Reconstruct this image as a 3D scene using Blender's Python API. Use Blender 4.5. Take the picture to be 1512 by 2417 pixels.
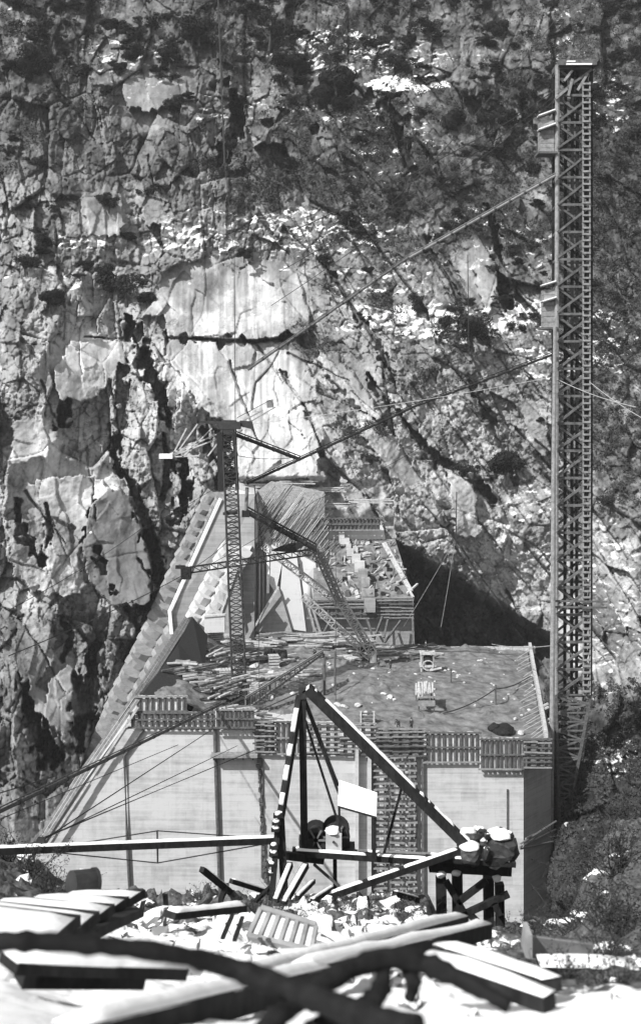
import bpy, bmesh, math, random
import numpy as np
from mathutils import Vector, Matrix, Quaternion

for o in list(bpy.data.objects): bpy.data.objects.remove(o)
scene = bpy.context.scene
COL = scene.collection
R = math.radians
rnd = random.Random(7)

# ------------------------------------------------------------------ camera, sky, sun
FP = 2821.0            # focal length in picture units (picture is 1512 units wide), level lens with a fall of the front
HU, HV = 756.0, 900.0
cam = bpy.data.cameras.new('camera'); camo = bpy.data.objects.new('camera', cam); COL.objects.link(camo)
camo.location = (0, 0, 0); camo.rotation_euler = (R(90), 0, 0)
cam.sensor_fit = 'HORIZONTAL'; cam.sensor_width = 36; cam.lens = 36*FP/1512
cam.shift_y = -(1208-HV)/1512
cam.clip_start = 0.5; cam.clip_end = 3000
cam.dof.use_dof = True; cam.dof.focus_distance = 150; cam.dof.aperture_fstop = 2.2
scene.camera = camo
SUNV = Vector((0.50, 0.55, -0.70)).normalized()     # the way the light travels
w = bpy.data.worlds.new('World'); scene.world = w; w.use_nodes = True
nt = w.node_tree; bg = nt.nodes['Background']
sky = nt.nodes.new('ShaderNodeTexSky'); sky.sky_type = 'NISHITA'; sky.sun_disc = False
sky.sun_elevation = math.asin(-SUNV.z); sky.sun_rotation = math.atan2(-SUNV.x, -SUNV.y)
bw = nt.nodes.new('ShaderNodeRGBToBW')              # the photograph is black and white
nt.links.new(sky.outputs[0], bw.inputs[0]); nt.links.new(bw.outputs[0], bg.inputs[0])
bg.inputs[1].default_value = 0.15
sl = bpy.data.lights.new('sun', 'SUN'); sl.energy = 4.6; sl.angle = R(0.5); sl.color = (1, 1, 1)
so = bpy.data.objects.new('sun', sl); COL.objects.link(so)
so.rotation_euler = SUNV.to_track_quat('-Z', 'Y').to_euler(); so.location = (-80, -60, 120)
scene.view_settings.view_transform = 'Standard'; scene.view_settings.look = 'None'
scene.view_settings.exposure = 0.48; scene.view_settings.gamma = 1

def P(u, v, d): return Vector(((u-HU)/FP*d, d, -(v-HV)/FP*d))

# ------------------------------------------------------------------ materials
def nodes_mat(name):
    m = bpy.data.materials.new(name); m.use_nodes = True
    return m, m.node_tree, m.node_tree.nodes['Principled BSDF']
def N(t, kind, **kw):
    n = t.nodes.new(kind)
    for k, v in kw.items():
        if isinstance(k, str) and hasattr(n, k): setattr(n, k, v)
    return n
def ramp(t, fac, stops):
    r = t.nodes.new('ShaderNodeValToRGB'); el = r.color_ramp.elements
    while len(el) > 1: el.remove(el[-1])
    for i, (p, c) in enumerate(stops):
        e = el[0] if i == 0 else el.new(p)
        e.position = p; e.color = (c, c, c, 1)
    t.links.new(fac, r.inputs[0]); return r.outputs[0]
def math_(t, op, a, b=None):
    n = t.nodes.new('ShaderNodeMath'); n.operation = op
    for i, x in enumerate((a, b)):
        if x is None: continue
        if isinstance(x, (int, float)): n.inputs[i].default_value = x
        else: t.links.new(x, n.inputs[i])
    return n.outputs[0]
def mixc(t, f, a, b):
    n = t.nodes.new('ShaderNodeMix'); n.data_type = 'RGBA'
    for i, x in ((0, f), (6, a), (7, b)):
        if isinstance(x, (int, float)):
            n.inputs[i].default_value = x if i == 0 else (x, x, x, 1)
        else: t.links.new(x, n.inputs[i])
    return n.outputs[2]
def noise(t, scale, det=6, rough=.6, vec=None, stretch=None):
    n = t.nodes.new('ShaderNodeTexNoise'); n.inputs['Scale'].default_value = scale
    n.inputs['Detail'].default_value = det; n.inputs['Roughness'].default_value = rough
    tc = t.nodes.new('ShaderNodeNewGeometry')
    src = tc.outputs['Position']
    if stretch:
        mp = t.nodes.new('ShaderNodeMapping'); mp.inputs['Scale'].default_value = stretch
        t.links.new(src, mp.inputs[0]); src = mp.outputs[0]
    t.links.new(src, n.inputs['Vector'])
    return n.outputs[0]
def bump(t, b, h, s, dist):
    n = t.nodes.new('ShaderNodeBump'); n.inputs['Strength'].default_value = s; n.inputs['Distance'].default_value = dist
    t.links.new(h, n.inputs['Height']); t.links.new(n.outputs[0], b.inputs['Normal'])
def surf(name, lo, hi, scale, rough=.85, stretch=None, bd=.02, snow=0, det=6, spec=.2):
    m, t, b = nodes_mat(name)
    n = noise(t, scale, det, .65, stretch=stretch)
    c = ramp(t, n, [(.32, lo), (.68, hi)])
    if snow:
        g = t.nodes.new('ShaderNodeNewGeometry'); sx = t.nodes.new('ShaderNodeSeparateXYZ')
        t.links.new(g.outputs['Normal'], sx.inputs[0])
        n2 = noise(t, scale*.5, 4, .6)
        k = math_(t, 'ADD', sx.outputs[2], math_(t, 'MULTIPLY', n2, .5))
        f = ramp(t, k, [(snow-.06, 0), (snow+.06, 1)])
        c = mixc(t, f, c, .86)
    t.links.new(c, b.inputs['Base Color'])
    b.inputs['Roughness'].default_value = rough; b.inputs['Specular IOR Level'].default_value = spec
    bump(t, b, n, .6, bd)
    return m

M = {}
M['timber_dark'] = surf('dark_timber', .005, .024, 6, stretch=(1, 1, .4), bd=.02)
M['shaded_boards']  = surf('shaded_form_boards', .02, .05, 3, bd=.03, stretch=(1, 1, 3))  # darkened so the leaning wall's inner side keeps its shade
M['timber_far']  = surf('weathered_timber', .05, .14, 2.5, bd=.03)
M['timber_pale'] = surf('pale_timber', .28, .55, 2.0, bd=.03)
M['timber_mid']  = surf('grey_timber', .14, .30, 2.0, bd=.03)
M['steel_dark']  = surf('dark_steel', .010, .035, 3, rough=.6, bd=.01, spec=.4)
M['steel_grey']  = surf('grey_steel', .10, .20, 2, rough=.6, bd=.01, spec=.4)
M['steel_pale']  = surf('pale_steel', .30, .5, 1.0, rough=.6, bd=.01, spec=.4)
M['cable']       = surf('wire_rope', .02, .04, 3, rough=.6, bd=.005)
M['cable_pale']  = surf('pale_wire_rope', .3, .45, 3, rough=.6, bd=.005)
M['snow']        = surf('snow', .74, .86, 5, rough=.7, bd=.03)
M['rock_snow']   = surf('boulder_rock', .06, .2, 3, bd=.06, snow=1.0)
M['rock_bare']   = surf('pale_rubble', .3, .6, 2, bd=.06)
M['leaf_dark']   = surf('dark_foliage', .004, .018, .9, bd=0.0)
M['leaf_scrub']  = surf('scrub_foliage', .02, .075, .5, bd=0.0)
M['leaf_mid']    = surf('dull_foliage', .010, .035, .9, bd=0.0)
M['bark']        = surf('bark', .02, .07, 4, bd=.02)
M['bark_near']   = surf('wet_black_bark', .003, .014, 14, bd=.01)
M['tower_wood']  = surf('tower_timber', .05, .15, 1.2, bd=.03)
M['twig']        = surf('twig', .012, .05, 5, bd=.01)
M['cloth']       = surf('work_clothes', .02, .06, 6, bd=.0)
M['cloth_pale']  = surf('pale_shirt', .25, .4, 6, bd=.0)
M['skin']        = surf('skin', .3, .4, 6, bd=.0)
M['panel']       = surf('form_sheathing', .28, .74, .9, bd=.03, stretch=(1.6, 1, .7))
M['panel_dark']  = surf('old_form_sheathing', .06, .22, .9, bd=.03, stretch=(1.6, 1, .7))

def concrete(name, lo, hi, lift=1.25, streak=.35):
    m, t, b = nodes_mat(name)
    n1 = noise(t, .22, 8, .65)
    n2 = noise(t, 1.4, 6, .7)
    ns = noise(t, .9, 5, .6, stretch=(1, 1, .07))
    nh = noise(t, .8, 5, .7, stretch=(.12, .12, 3.2))
    g = t.nodes.new('ShaderNodeNewGeometry'); sx = t.nodes.new('ShaderNodeSeparateXYZ')
    t.links.new(g.outputs['Position'], sx.inputs[0])
    # board panels left by the forms, each cast a little lighter or darker
    cx = t.nodes.new('ShaderNodeCombineXYZ')
    t.links.new(math_(t, 'ADD', sx.outputs[0], math_(t, 'MULTIPLY', sx.outputs[1], .4)), cx.inputs[0])
    t.links.new(sx.outputs[2], cx.inputs[1])
    br = t.nodes.new('ShaderNodeTexBrick'); t.links.new(cx.outputs[0], br.inputs[0])
    br.inputs['Scale'].default_value = 1; br.inputs['Brick Width'].default_value = 4.6; br.inputs['Row Height'].default_value = lift
    br.inputs['Mortar Size'].default_value = .035; br.inputs['Mortar Smooth'].default_value = .5
    br.inputs['Color1'].default_value = (.3, .3, .3, 1); br.inputs['Color2'].default_value = (.66, .66, .66, 1)
    br.inputs['Mortar'].default_value = (.25, .25, .25, 1)
    s = math_(t, 'ADD', math_(t, 'MULTIPLY', n1, .6), math_(t, 'MULTIPLY', n2, .3))
    s = math_(t, 'ADD', s, math_(t, 'MULTIPLY', ns, streak))
    s = math_(t, 'ADD', s, math_(t, 'MULTIPLY', nh, .6))
    s = math_(t, 'ADD', s, math_(t, 'MULTIPLY', br.outputs[0], .35))
    c = ramp(t, math_(t, 'MULTIPLY', s, .57), [(.40, lo), (.66, hi)])
    t.links.new(c, b.inputs['Base Color']); b.inputs['Roughness'].default_value = .9
    b.inputs['Specular IOR Level'].default_value = .15
    bump(t, b, n2, .4, .05)
    return m
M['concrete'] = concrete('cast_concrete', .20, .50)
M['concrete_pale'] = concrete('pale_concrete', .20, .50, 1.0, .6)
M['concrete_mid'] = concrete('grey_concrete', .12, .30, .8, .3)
M['fresh'] = surf('raw_deck_fill', .07, .24, .7, bd=.3, det=12)

def rock_mat():
    m, t, b = nodes_mat('cliff_rock')
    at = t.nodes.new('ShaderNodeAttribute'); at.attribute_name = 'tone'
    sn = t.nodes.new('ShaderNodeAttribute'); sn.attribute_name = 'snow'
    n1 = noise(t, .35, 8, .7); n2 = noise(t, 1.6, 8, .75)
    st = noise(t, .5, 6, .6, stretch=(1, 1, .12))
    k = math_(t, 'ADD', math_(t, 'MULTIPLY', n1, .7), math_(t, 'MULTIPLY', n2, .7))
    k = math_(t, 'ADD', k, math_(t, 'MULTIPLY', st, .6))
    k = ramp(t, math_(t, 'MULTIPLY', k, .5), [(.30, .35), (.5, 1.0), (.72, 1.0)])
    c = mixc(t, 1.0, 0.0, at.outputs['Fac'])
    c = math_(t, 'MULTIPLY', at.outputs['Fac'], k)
    g = t.nodes.new('ShaderNodeNewGeometry'); sx = t.nodes.new('ShaderNodeSeparateXYZ')
    t.links.new(g.outputs['Normal'], sx.inputs[0])
    n3 = noise(t, .9, 7, .7, stretch=(.6, .6, 1.8))
    f = math_(t, 'ADD', math_(t, 'ADD', sn.outputs['Fac'], math_(t, 'MULTIPLY', sx.outputs[2], .35)), math_(t, 'MULTIPLY', n3, .4))
    f = ramp(t, f, [(1.06, 0), (1.12, 1)]) if False else ramp(t, math_(t, 'MULTIPLY', f, .5), [(.40, 0), (.49, 1)])
    col = mixc(t, f, c, .72)
    t.links.new(col, b.inputs['Base Color']); b.inputs['Roughness'].default_value = .95
    b.inputs['Specular IOR Level'].default_value = .1
    bump(t, b, n2, .6, .4)
    return m
M['cliff'] = rock_mat()
def ground_mat():
    m, t, b = nodes_mat('snowy_ground')
    g = t.nodes.new('ShaderNodeNewGeometry'); sx = t.nodes.new('ShaderNodeSeparateXYZ')
    t.links.new(g.outputs['Normal'], sx.inputs[0])
    sn = t.nodes.new('ShaderNodeAttribute'); sn.attribute_name = 'snow'
    n = noise(t, 1.1, 8, .7); n2 = noise(t, 5, 6, .7)
    f = math_(t, 'ADD', math_(t, 'MULTIPLY', sx.outputs[2], 1.0), math_(t, 'ADD', sn.outputs['Fac'], math_(t, 'MULTIPLY', n, 1.2)))
    f = ramp(t, math_(t, 'MULTIPLY', f, .5), [(.665, 0), (.70, 1)])
    c = mixc(t, f, ramp(t, n2, [(.35, .03), (.65, .14)]), .88)
    t.links.new(c, b.inputs['Base Color']); b.inputs['Roughness'].default_value = .85; b.inputs['Specular IOR Level'].default_value = .1
    bump(t, b, n2, .35, .04)
    return m
M['ground'] = ground_mat()

# ------------------------------------------------------------------ object helpers
def tag(o, label=None, cat=None, group=None, kind=None):
    if label: o['label'] = label
    if cat: o['category'] = cat
    if group: o['group'] = group
    if kind: o['kind'] = kind
    return o
def empty(name, loc, label=None, cat=None, group=None):
    o = bpy.data.objects.new(name, None); o.location = loc; o.empty_display_size = .5
    COL.objects.link(o); return tag(o, label, cat, group)
def origin_of(o):
    v = Vector((0, 0, 0))
    while o is not None: v += o.location; o = o.parent
    return v
class MB:
    def __init__(s): s.v = []; s.f = []
    def add(s, vs, fs):
        n = len(s.v); s.v += [tuple(q) for q in vs]; s.f += [tuple(i+n for i in f) for f in fs]
    def hexa(s, q):      # 8 corners: bottom four, top four
        s.add(q, [(3, 2, 1, 0), (4, 5, 6, 7), (0, 1, 5, 4), (1, 2, 6, 5), (2, 3, 7, 6), (3, 0, 4, 7)])
    def box(s, c, sz, m=None):
        hx, hy, hz = sz[0]/2, sz[1]/2, sz[2]/2
        q = [Vector((x, y, z)) for z in (-hz, hz) for x, y in ((-hx, -hy), (hx, -hy), (hx, hy), (-hx, hy))]
        if m is not None: q = [m @ a for a in q]
        s.hexa([a+Vector(c) for a in q])
    def beam(s, a, b, w, h=None, up=(0, 0, 1)):
        a, b = Vector(a), Vector(b); h = w if h is None else h
        d = (b-a).normalized(); u = Vector(up)
        if abs(d.dot(u)) > .97: u = Vector((0, -1, 0))
        sd = d.cross(u).normalized()*w/2; up2 = sd.cross(d).normalized()*h/2
        s.hexa([a-sd-up2, a+sd-up2, b+sd-up2, b-sd-up2, a-sd+up2, a+sd+up2, b+sd+up2, b-sd+up2])
    def tube(s, pts, r, n=6, caps=True):
        pts = [Vector(p) for p in pts]; k = len(pts)
        rs = r if isinstance(r, (list, tuple)) else [r]*k
        base = len(s.v); ref = None
        for i, p in enumerate(pts):
            d = (pts[min(i+1, k-1)]-pts[max(i-1, 0)]).normalized()
            if ref is None:
                ref = Vector((0, 0, 1)) if abs(d.z) < .9 else Vector((0, 1, 0))
            a = d.cross(ref).normalized(); b = d.cross(a).normalized(); ref = -b if False else ref
            for j in range(n):
                t = 2*math.pi*j/n
                q = p+(a*math.cos(t)+b*math.sin(t))*rs[i]; s.v.append(tuple(q))
        for i in range(k-1):
            for j in range(n):
                j2 = (j+1) % n
                s.f.append((base+i*n+j, base+i*n+j2, base+(i+1)*n+j2, base+(i+1)*n+j))
        if caps:
            s.f.append(tuple(base+j for j in range(n-1, -1, -1)))
            s.f.append(tuple(base+(k-1)*n+j for j in range(n)))
    def prism(s, poly, vec):
        n = len(poly); vec = Vector(vec); a = [Vector(p) for p in poly]
        s.add(a+[p+vec for p in a], [tuple(range(n)), tuple(range(2*n-1, n-1, -1))]+[((i+1) % n, i, n+i, n+(i+1) % n) for i in range(n)])
    def snowcap(s, a, b, w, h, seed=0, gaps=(), seg=.16, up=None):
        """a lumpy ridge of snow along the top of a beam from a to b"""
        a, b = Vector(a), Vector(b); L = (b-a).length; d = (b-a)/L; r = random.Random(seed)
        sd = d.cross(Vector((0, 0, 1))).normalized(); u = Vector((0, 0, 1)) if up is None else Vector(up)
        n = max(3, int(L/seg)); run = []; w1 = w2 = 1.0
        def flush(run):
            if len(run) < 2: return
            base = len(s.v)
            for i, (t, ww, hh) in enumerate(run):
                p = a+d*(t*L); e = .35 if i in (0, len(run)-1) else 1
                for q, z in ((-1, 0), (-.85, .6), (-.3, 1), (.3, 1), (.85, .6), (1, 0)):
                    s.v.append(tuple(p+sd*q*ww*.5+u*z*hh*e))
            for i in range(len(run)-1):
                for j in range(5):
                    s.f.append((base+i*6+j, base+(i+1)*6+j, base+(i+1)*6+j+1, base+i*6+j+1))
            s.f.append(tuple(base+j for j in range(6))); e = base+(len(run)-1)*6
            s.f.append(tuple(e+j for j in range(5, -1, -1)))
        for i in range(n+1):
            t = i/n
            if any(g0 < t < g1 for g0, g1 in gaps): flush(run); run = []; continue
            w1 += (r.uniform(.85, 1.0)-w1)*.5; w2 += (r.uniform(.5, 1.3)-w2)*.45
            run.append((t, w*w1, h*w2))
        flush(run)
    def build(s, name, mat, parent=None, smooth=False):
        off = origin_of(parent) if parent else Vector((0, 0, 0))
        me = bpy.data.meshes.new(name)
        me.from_pydata([(x-off.x, y-off.y, z-off.z) for x, y, z in s.v], [], s.f)
        me.materials.append(M[mat] if isinstance(mat, str) else mat)
        if smooth: me.polygons.foreach_set('use_smooth', [True]*len(me.polygons))
        o = bpy.data.objects.new(name, me); COL.objects.link(o)
        if parent: o.parent = parent
        return o
def single(name, mb, mat, loc, label, cat, group=None, smooth=False):
    """a thing that is one mesh, with its origin at loc"""
    me = bpy.data.meshes.new(name); loc = Vector(loc)
    me.from_pydata([(x-loc.x, y-loc.y, z-loc.z) for x, y, z in mb.v], [], mb.f)
    me.materials.append(M[mat] if isinstance(mat, str) else mat)
    if smooth: me.polygons.foreach_set('use_smooth', [True]*len(me.polygons))
    o = bpy.data.objects.new(name, me); o.location = loc; COL.objects.link(o)
    return tag(o, label, cat, group)
def part(name, mat, parent, fn, *a, smooth=False, **k):
    mb = MB(); getattr(mb, fn)(*a, **k); return mb.build(name, mat, parent, smooth)
def copy_tree(o, parent=None):
    c = o.copy(); COL.objects.link(c)
    if parent: c.parent = parent
    for ch in list(o.children): copy_tree(ch, c)
    return c

# ------------------------------------------------------------------ noise for terrain
def h2(ix, iy, s):
    n = (ix.astype(np.int64)*374761393 + iy.astype(np.int64)*668265263 + s*974711) & 0xffffffff
    n = ((n ^ (n >> 13))*1274126177) & 0xffffffff
    n = n ^ (n >> 16)
    n = (n*2246822519) & 0xffffffff; n ^= n >> 15
    return (n & 0xffffff)/float(0xffffff)
def vnoise(x, y, s=0):
    ix, iy = np.floor(x), np.floor(y); fx, fy = x-ix, y-iy
    fx = fx*fx*(3-2*fx); fy = fy*fy*(3-2*fy)
    return ((h2(ix, iy, s)*(1-fx)+h2(ix+1, iy, s)*fx)*(1-fy)+(h2(ix, iy+1, s)*(1-fx)+h2(ix+1, iy+1, s)*fx)*fy)*2-1
def fbm(x, y, s=0, o=5, g=.5):
    r = 0; a = 1; n = 0
    for i in range(o):
        r = r+a*vnoise(x*2**i+i*17.3, y*2**i-i*9.1, s+i); n += a; a *= g
    return r/n
def voro(x, y, s=0):
    ix, iy = np.floor(x), np.floor(y)
    f1 = np.full(x.shape, 9.); f2 = np.full(x.shape, 9.)
    cx = np.zeros(x.shape); cy = np.zeros(x.shape); dx0 = np.zeros(x.shape); dy0 = np.zeros(x.shape)
    for i in (-1, 0, 1):
        for j in (-1, 0, 1):
            jx, jy = ix+i, iy+j
            px = jx+.1+.8*h2(jx, jy, s); py = jy+.1+.8*h2(jx, jy, s+1)
            dx, dy = x-px, y-py; d = np.sqrt(dx*dx+dy*dy)
            c = d < f1
            f2 = np.where(c, f1, np.minimum(f2, d)); f1 = np.where(c, d, f1)
            cx = np.where(c, jx, cx); cy = np.where(c, jy, cy); dx0 = np.where(c, dx, dx0); dy0 = np.where(c, dy, dy0)
    return f1, f2, h2(cx, cy, s+5), h2(cx, cy, s+6)*2-1, h2(cx, cy, s+7)*2-1, dx0, dy0
def facets(x, y, s, tilt=1.0):
    f1, f2, r, a, b, dx, dy = voro(x, y, s)
    return (r-.5)+tilt*(a*dx+b*dy), f2-f1, r
def sstep(a, b, x):
    t = np.clip((x-a)/(b-a), 0, 1); return t*t*(3-2*t)
def ell(U, V, cu, cv, ru, rv, soft=.5):
    d = np.sqrt(((U-cu)/ru)**2+((V-cv)/rv)**2); return 1-sstep(1-soft, 1+soft, d)
def pline(U, V, pts):
    """distance to a polyline of (u, v, width), in widths"""
    best = np.full(U.shape, 99.)
    for (x0, y0, w0), (x1, y1, w1) in zip(pts, pts[1:]):
        dx, dy = x1-x0, y1-y0; t = np.clip(((U-x0)*dx+(V-y0)*dy)/(dx*dx+dy*dy+1e-9), 0, 1)
        d = np.hypot(U-x0-t*dx, V-y0-t*dy)/(w0+(w1-w0)*t); best = np.minimum(best, d)
    return best
def inpoly(U, V, pts):
    ins = np.zeros(U.shape, bool); n = len(pts)
    for i in range(n):
        x0, y0 = pts[i]; x1, y1 = pts[(i+1) % n]
        if y0 == y1: continue
        c = ((y0 > V) != (y1 > V)) & (U < (x1-x0)*(V-y0)/(y1-y0)+x0); ins ^= c
    return ins

# ------------------------------------------------------------------ cliff
KU = np.array([-600, 35, 300, 600, 900, 1200, 1310, 1500, 2100.])
KV = np.array([-500, 0, 500, 900, 1200, 1500, 1700, 1900, 2100, 2400.])
KD = np.array([[440]*9,
 [338, 338, 342, 346, 350, 350, 350, 345, 335],
 [285, 288, 298, 305, 305, 306, 305, 298, 285],
 [245, 250, 262, 268, 270, 276, 276, 268, 250],
 [235, 238, 247, 250, 254, 264, 262, 246, 230],
 [215, 218, 234, 244, 252, 266, 256, 228, 200],
 [205, 200, 224, 242, 250, 262, 215, 190, 165],
 [200, 180, 208, 240, 245, 250, 178, 152, 130],
 [170, 140, 170, 232, 235, 235, 152, 112, 95],
 [140, 110, 150, 225, 225, 215, 130, 80, 66.]])
def D0(U, V):
    iu = np.clip(np.searchsorted(KU, U)-1, 0, len(KU)-2); iv = np.clip(np.searchsorted(KV, V)-1, 0, len(KV)-2)
    fu = np.clip((U-KU[iu])/(KU[iu+1]-KU[iu]), 0, 1); fv = np.clip((V-KV[iv])/(KV[iv+1]-KV[iv]), 0, 1)
    slope = np.gradient(KD, KV, axis=0)
    def row(A, k): return A[k, iu]*(1-fu)+A[k, iu+1]*fu
    h = KV[iv+1]-KV[iv]; t = fv        # cubic down the slope, so no crease at the control rows
    return ((2*t**3-3*t**2+1)*row(KD, iv)+(t**3-2*t**2+t)*h*row(slope, iv)+(-2*t**3+3*t**2)*row(KD, iv+1)+(t**3-t**2)*h*row(slope, iv+1))

CREV = [  # clefts in the rock: points (u, v, half width), depth in metres
 ([(300, 745, 16), (330, 800, 30), (352, 870, 26), (380, 930, 18), (400, 990, 9)], 26),
 ([(300, 860, 14), (282, 960, 20), (272, 1050, 20), (283, 1130, 12)], 20),
 ([(290, 1110, 8), (316, 1160, 13), (345, 1240, 20), (368, 1320, 22), (388, 1400, 26), (372, 1445, 16)], 26), ([(372, 1444, 12), (300, 1440, 10), (255, 1432, 9)], 22),
 ([(425, 1085, 18), (432, 1150, 20), (405, 1235, 14)], 20),
 ([(385, 1020, 8), (392, 1100, 12), (380, 1180, 10)], 12),
 ([(478, 1010, 8), (500, 1080, 12), (512, 1150, 12)], 16),
 ([(500, 1010, 10), (540, 1020, 14), (545, 1150, 18)], 16),
 ([(150, 960, 16), (152, 1000, 18)], 16),
 ([(232, 1290, 10), (256, 1360, 13), (268, 1400, 10)], 12),
 ([(108, 1290, 6), (120, 1240, 7), (112, 1190, 7)], 10),
 ([(40, 1180, 9), (50, 1260, 14), (95, 1320, 14)], 12),
 ([(240, 1520, 18), (222, 1600, 34), (210, 1690, 36), (195, 1760, 20)], 22),
 ([(60, 1620, 20), (85, 1720, 30), (120, 1780, 30)], 18),
 ([(150, 1550, 8), (170, 1500, 10), (150, 1470, 8)], 10),
 ([(300, 1440, 8), (330, 1490, 10), (300, 1560, 16)], 14),
 ([(396, 797, 4), (450, 796, 5), (520, 800, 7), (600, 806, 7), (690, 792, 5)], 9),
 ([(200, 793, 3), (290, 796, 4)], 6),
 ([(395, 800, 6), (392, 838, 6)], 6),
 ([(530, 190, 10), (560, 260, 22), (545, 330, 26), (520, 385, 18)], 22),
 ([(1105, 900, 6), (1145, 960, 10), (1185, 1040, 14), (1215, 1130, 12)], 10),
 ([(870, 880, 8), (930, 970, 8), (1010, 1060, 14), (1100, 1120, 18), (1160, 1180, 16)], 10),
 ([(1150, 480, 8), (1175, 600, 14), (1205, 720, 16)], 12),
 ([(930, 290, 8), (960, 380, 14), (985, 420, 10)], 9),
 ([(760, 620, 4), (830, 720, 6), (900, 830, 6), (960, 930, 6)], 5),
 ([(660, 870, 5), (720, 960, 4), (760, 1060, 4)], 4),
 ([(1000, 560, 5), (1060, 660, 6), (1100, 760, 9)], 6),
]
SLABS = [   # broad clean faces of granite, outlined in picture points
 [(376, 690), (385, 640), (430, 615), (500, 606), (540, 632), (560, 642), (620, 612), (668, 612), (702, 652), (733, 745), (728, 788), (560, 800), (396, 794), (388, 742), (330, 748)],
 [(402, 806), (560, 812), (700, 800), (748, 900), (700, 1000), (765, 1128), (640, 1140), (560, 1130), (540, 1000), (470, 960), (430, 900), (400, 860)],
 [(368, 1434), (258, 1424), (212, 1370), (196, 1290), (215, 1195), (262, 1150), (300, 1165), (335, 1240), (355, 1330)],
 [(25, 1170), (60, 1140), (180, 1120), (275, 1150), (215, 1195), (190, 1280), (120, 1300), (60, 1270)],
 [(200, 450), (285, 452), (300, 530), (262, 556), (215, 548), (192, 500)],
 [(120, 890), (168, 802), (292, 802), (296, 850), (235, 930), (160, 945), (130, 925)],
 [(285, 215), (310, 175), (380, 160), (440, 190), (430, 235), (360, 262), (300, 260)],
 [(742, 802), (790, 832), (850, 900), (905, 985), (880, 990), (820, 930), (760, 870)],
 [(840, 1010), (900, 1000), (1010, 1140), (960, 1160), (900, 1100)],
 [(1118, 545), (1162, 560), (1182, 700), (1150, 742), (1120, 660)],
 [(1060, 1110), (1110, 1120), (1130, 1260), (1080, 1270), (1062, 1200)],
 [(22, 1235), (120, 1215), (188, 1235), (182, 1300), (205, 1385), (150, 1410), (60, 1390), (24, 1330)],
 [(25, 990), (90, 985), (150, 1010), (100, 1080), (30, 1090)],
 [(60, 1440), (120, 1480), (130, 1560), (70, 1640), (30, 1560)],
 [(115, 1600), (170, 1570), (190, 1680), (150, 1740), (110, 1690)],
 [(320, 430), (380, 420), (390, 520), (340, 540)],
 [(950, 210), (1040, 200), (1130, 290), (1160, 350), (1080, 330), (1000, 260)],
 [(1230, 930), (1290, 960), (1296, 1080), (1240, 1060)],
]
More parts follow.
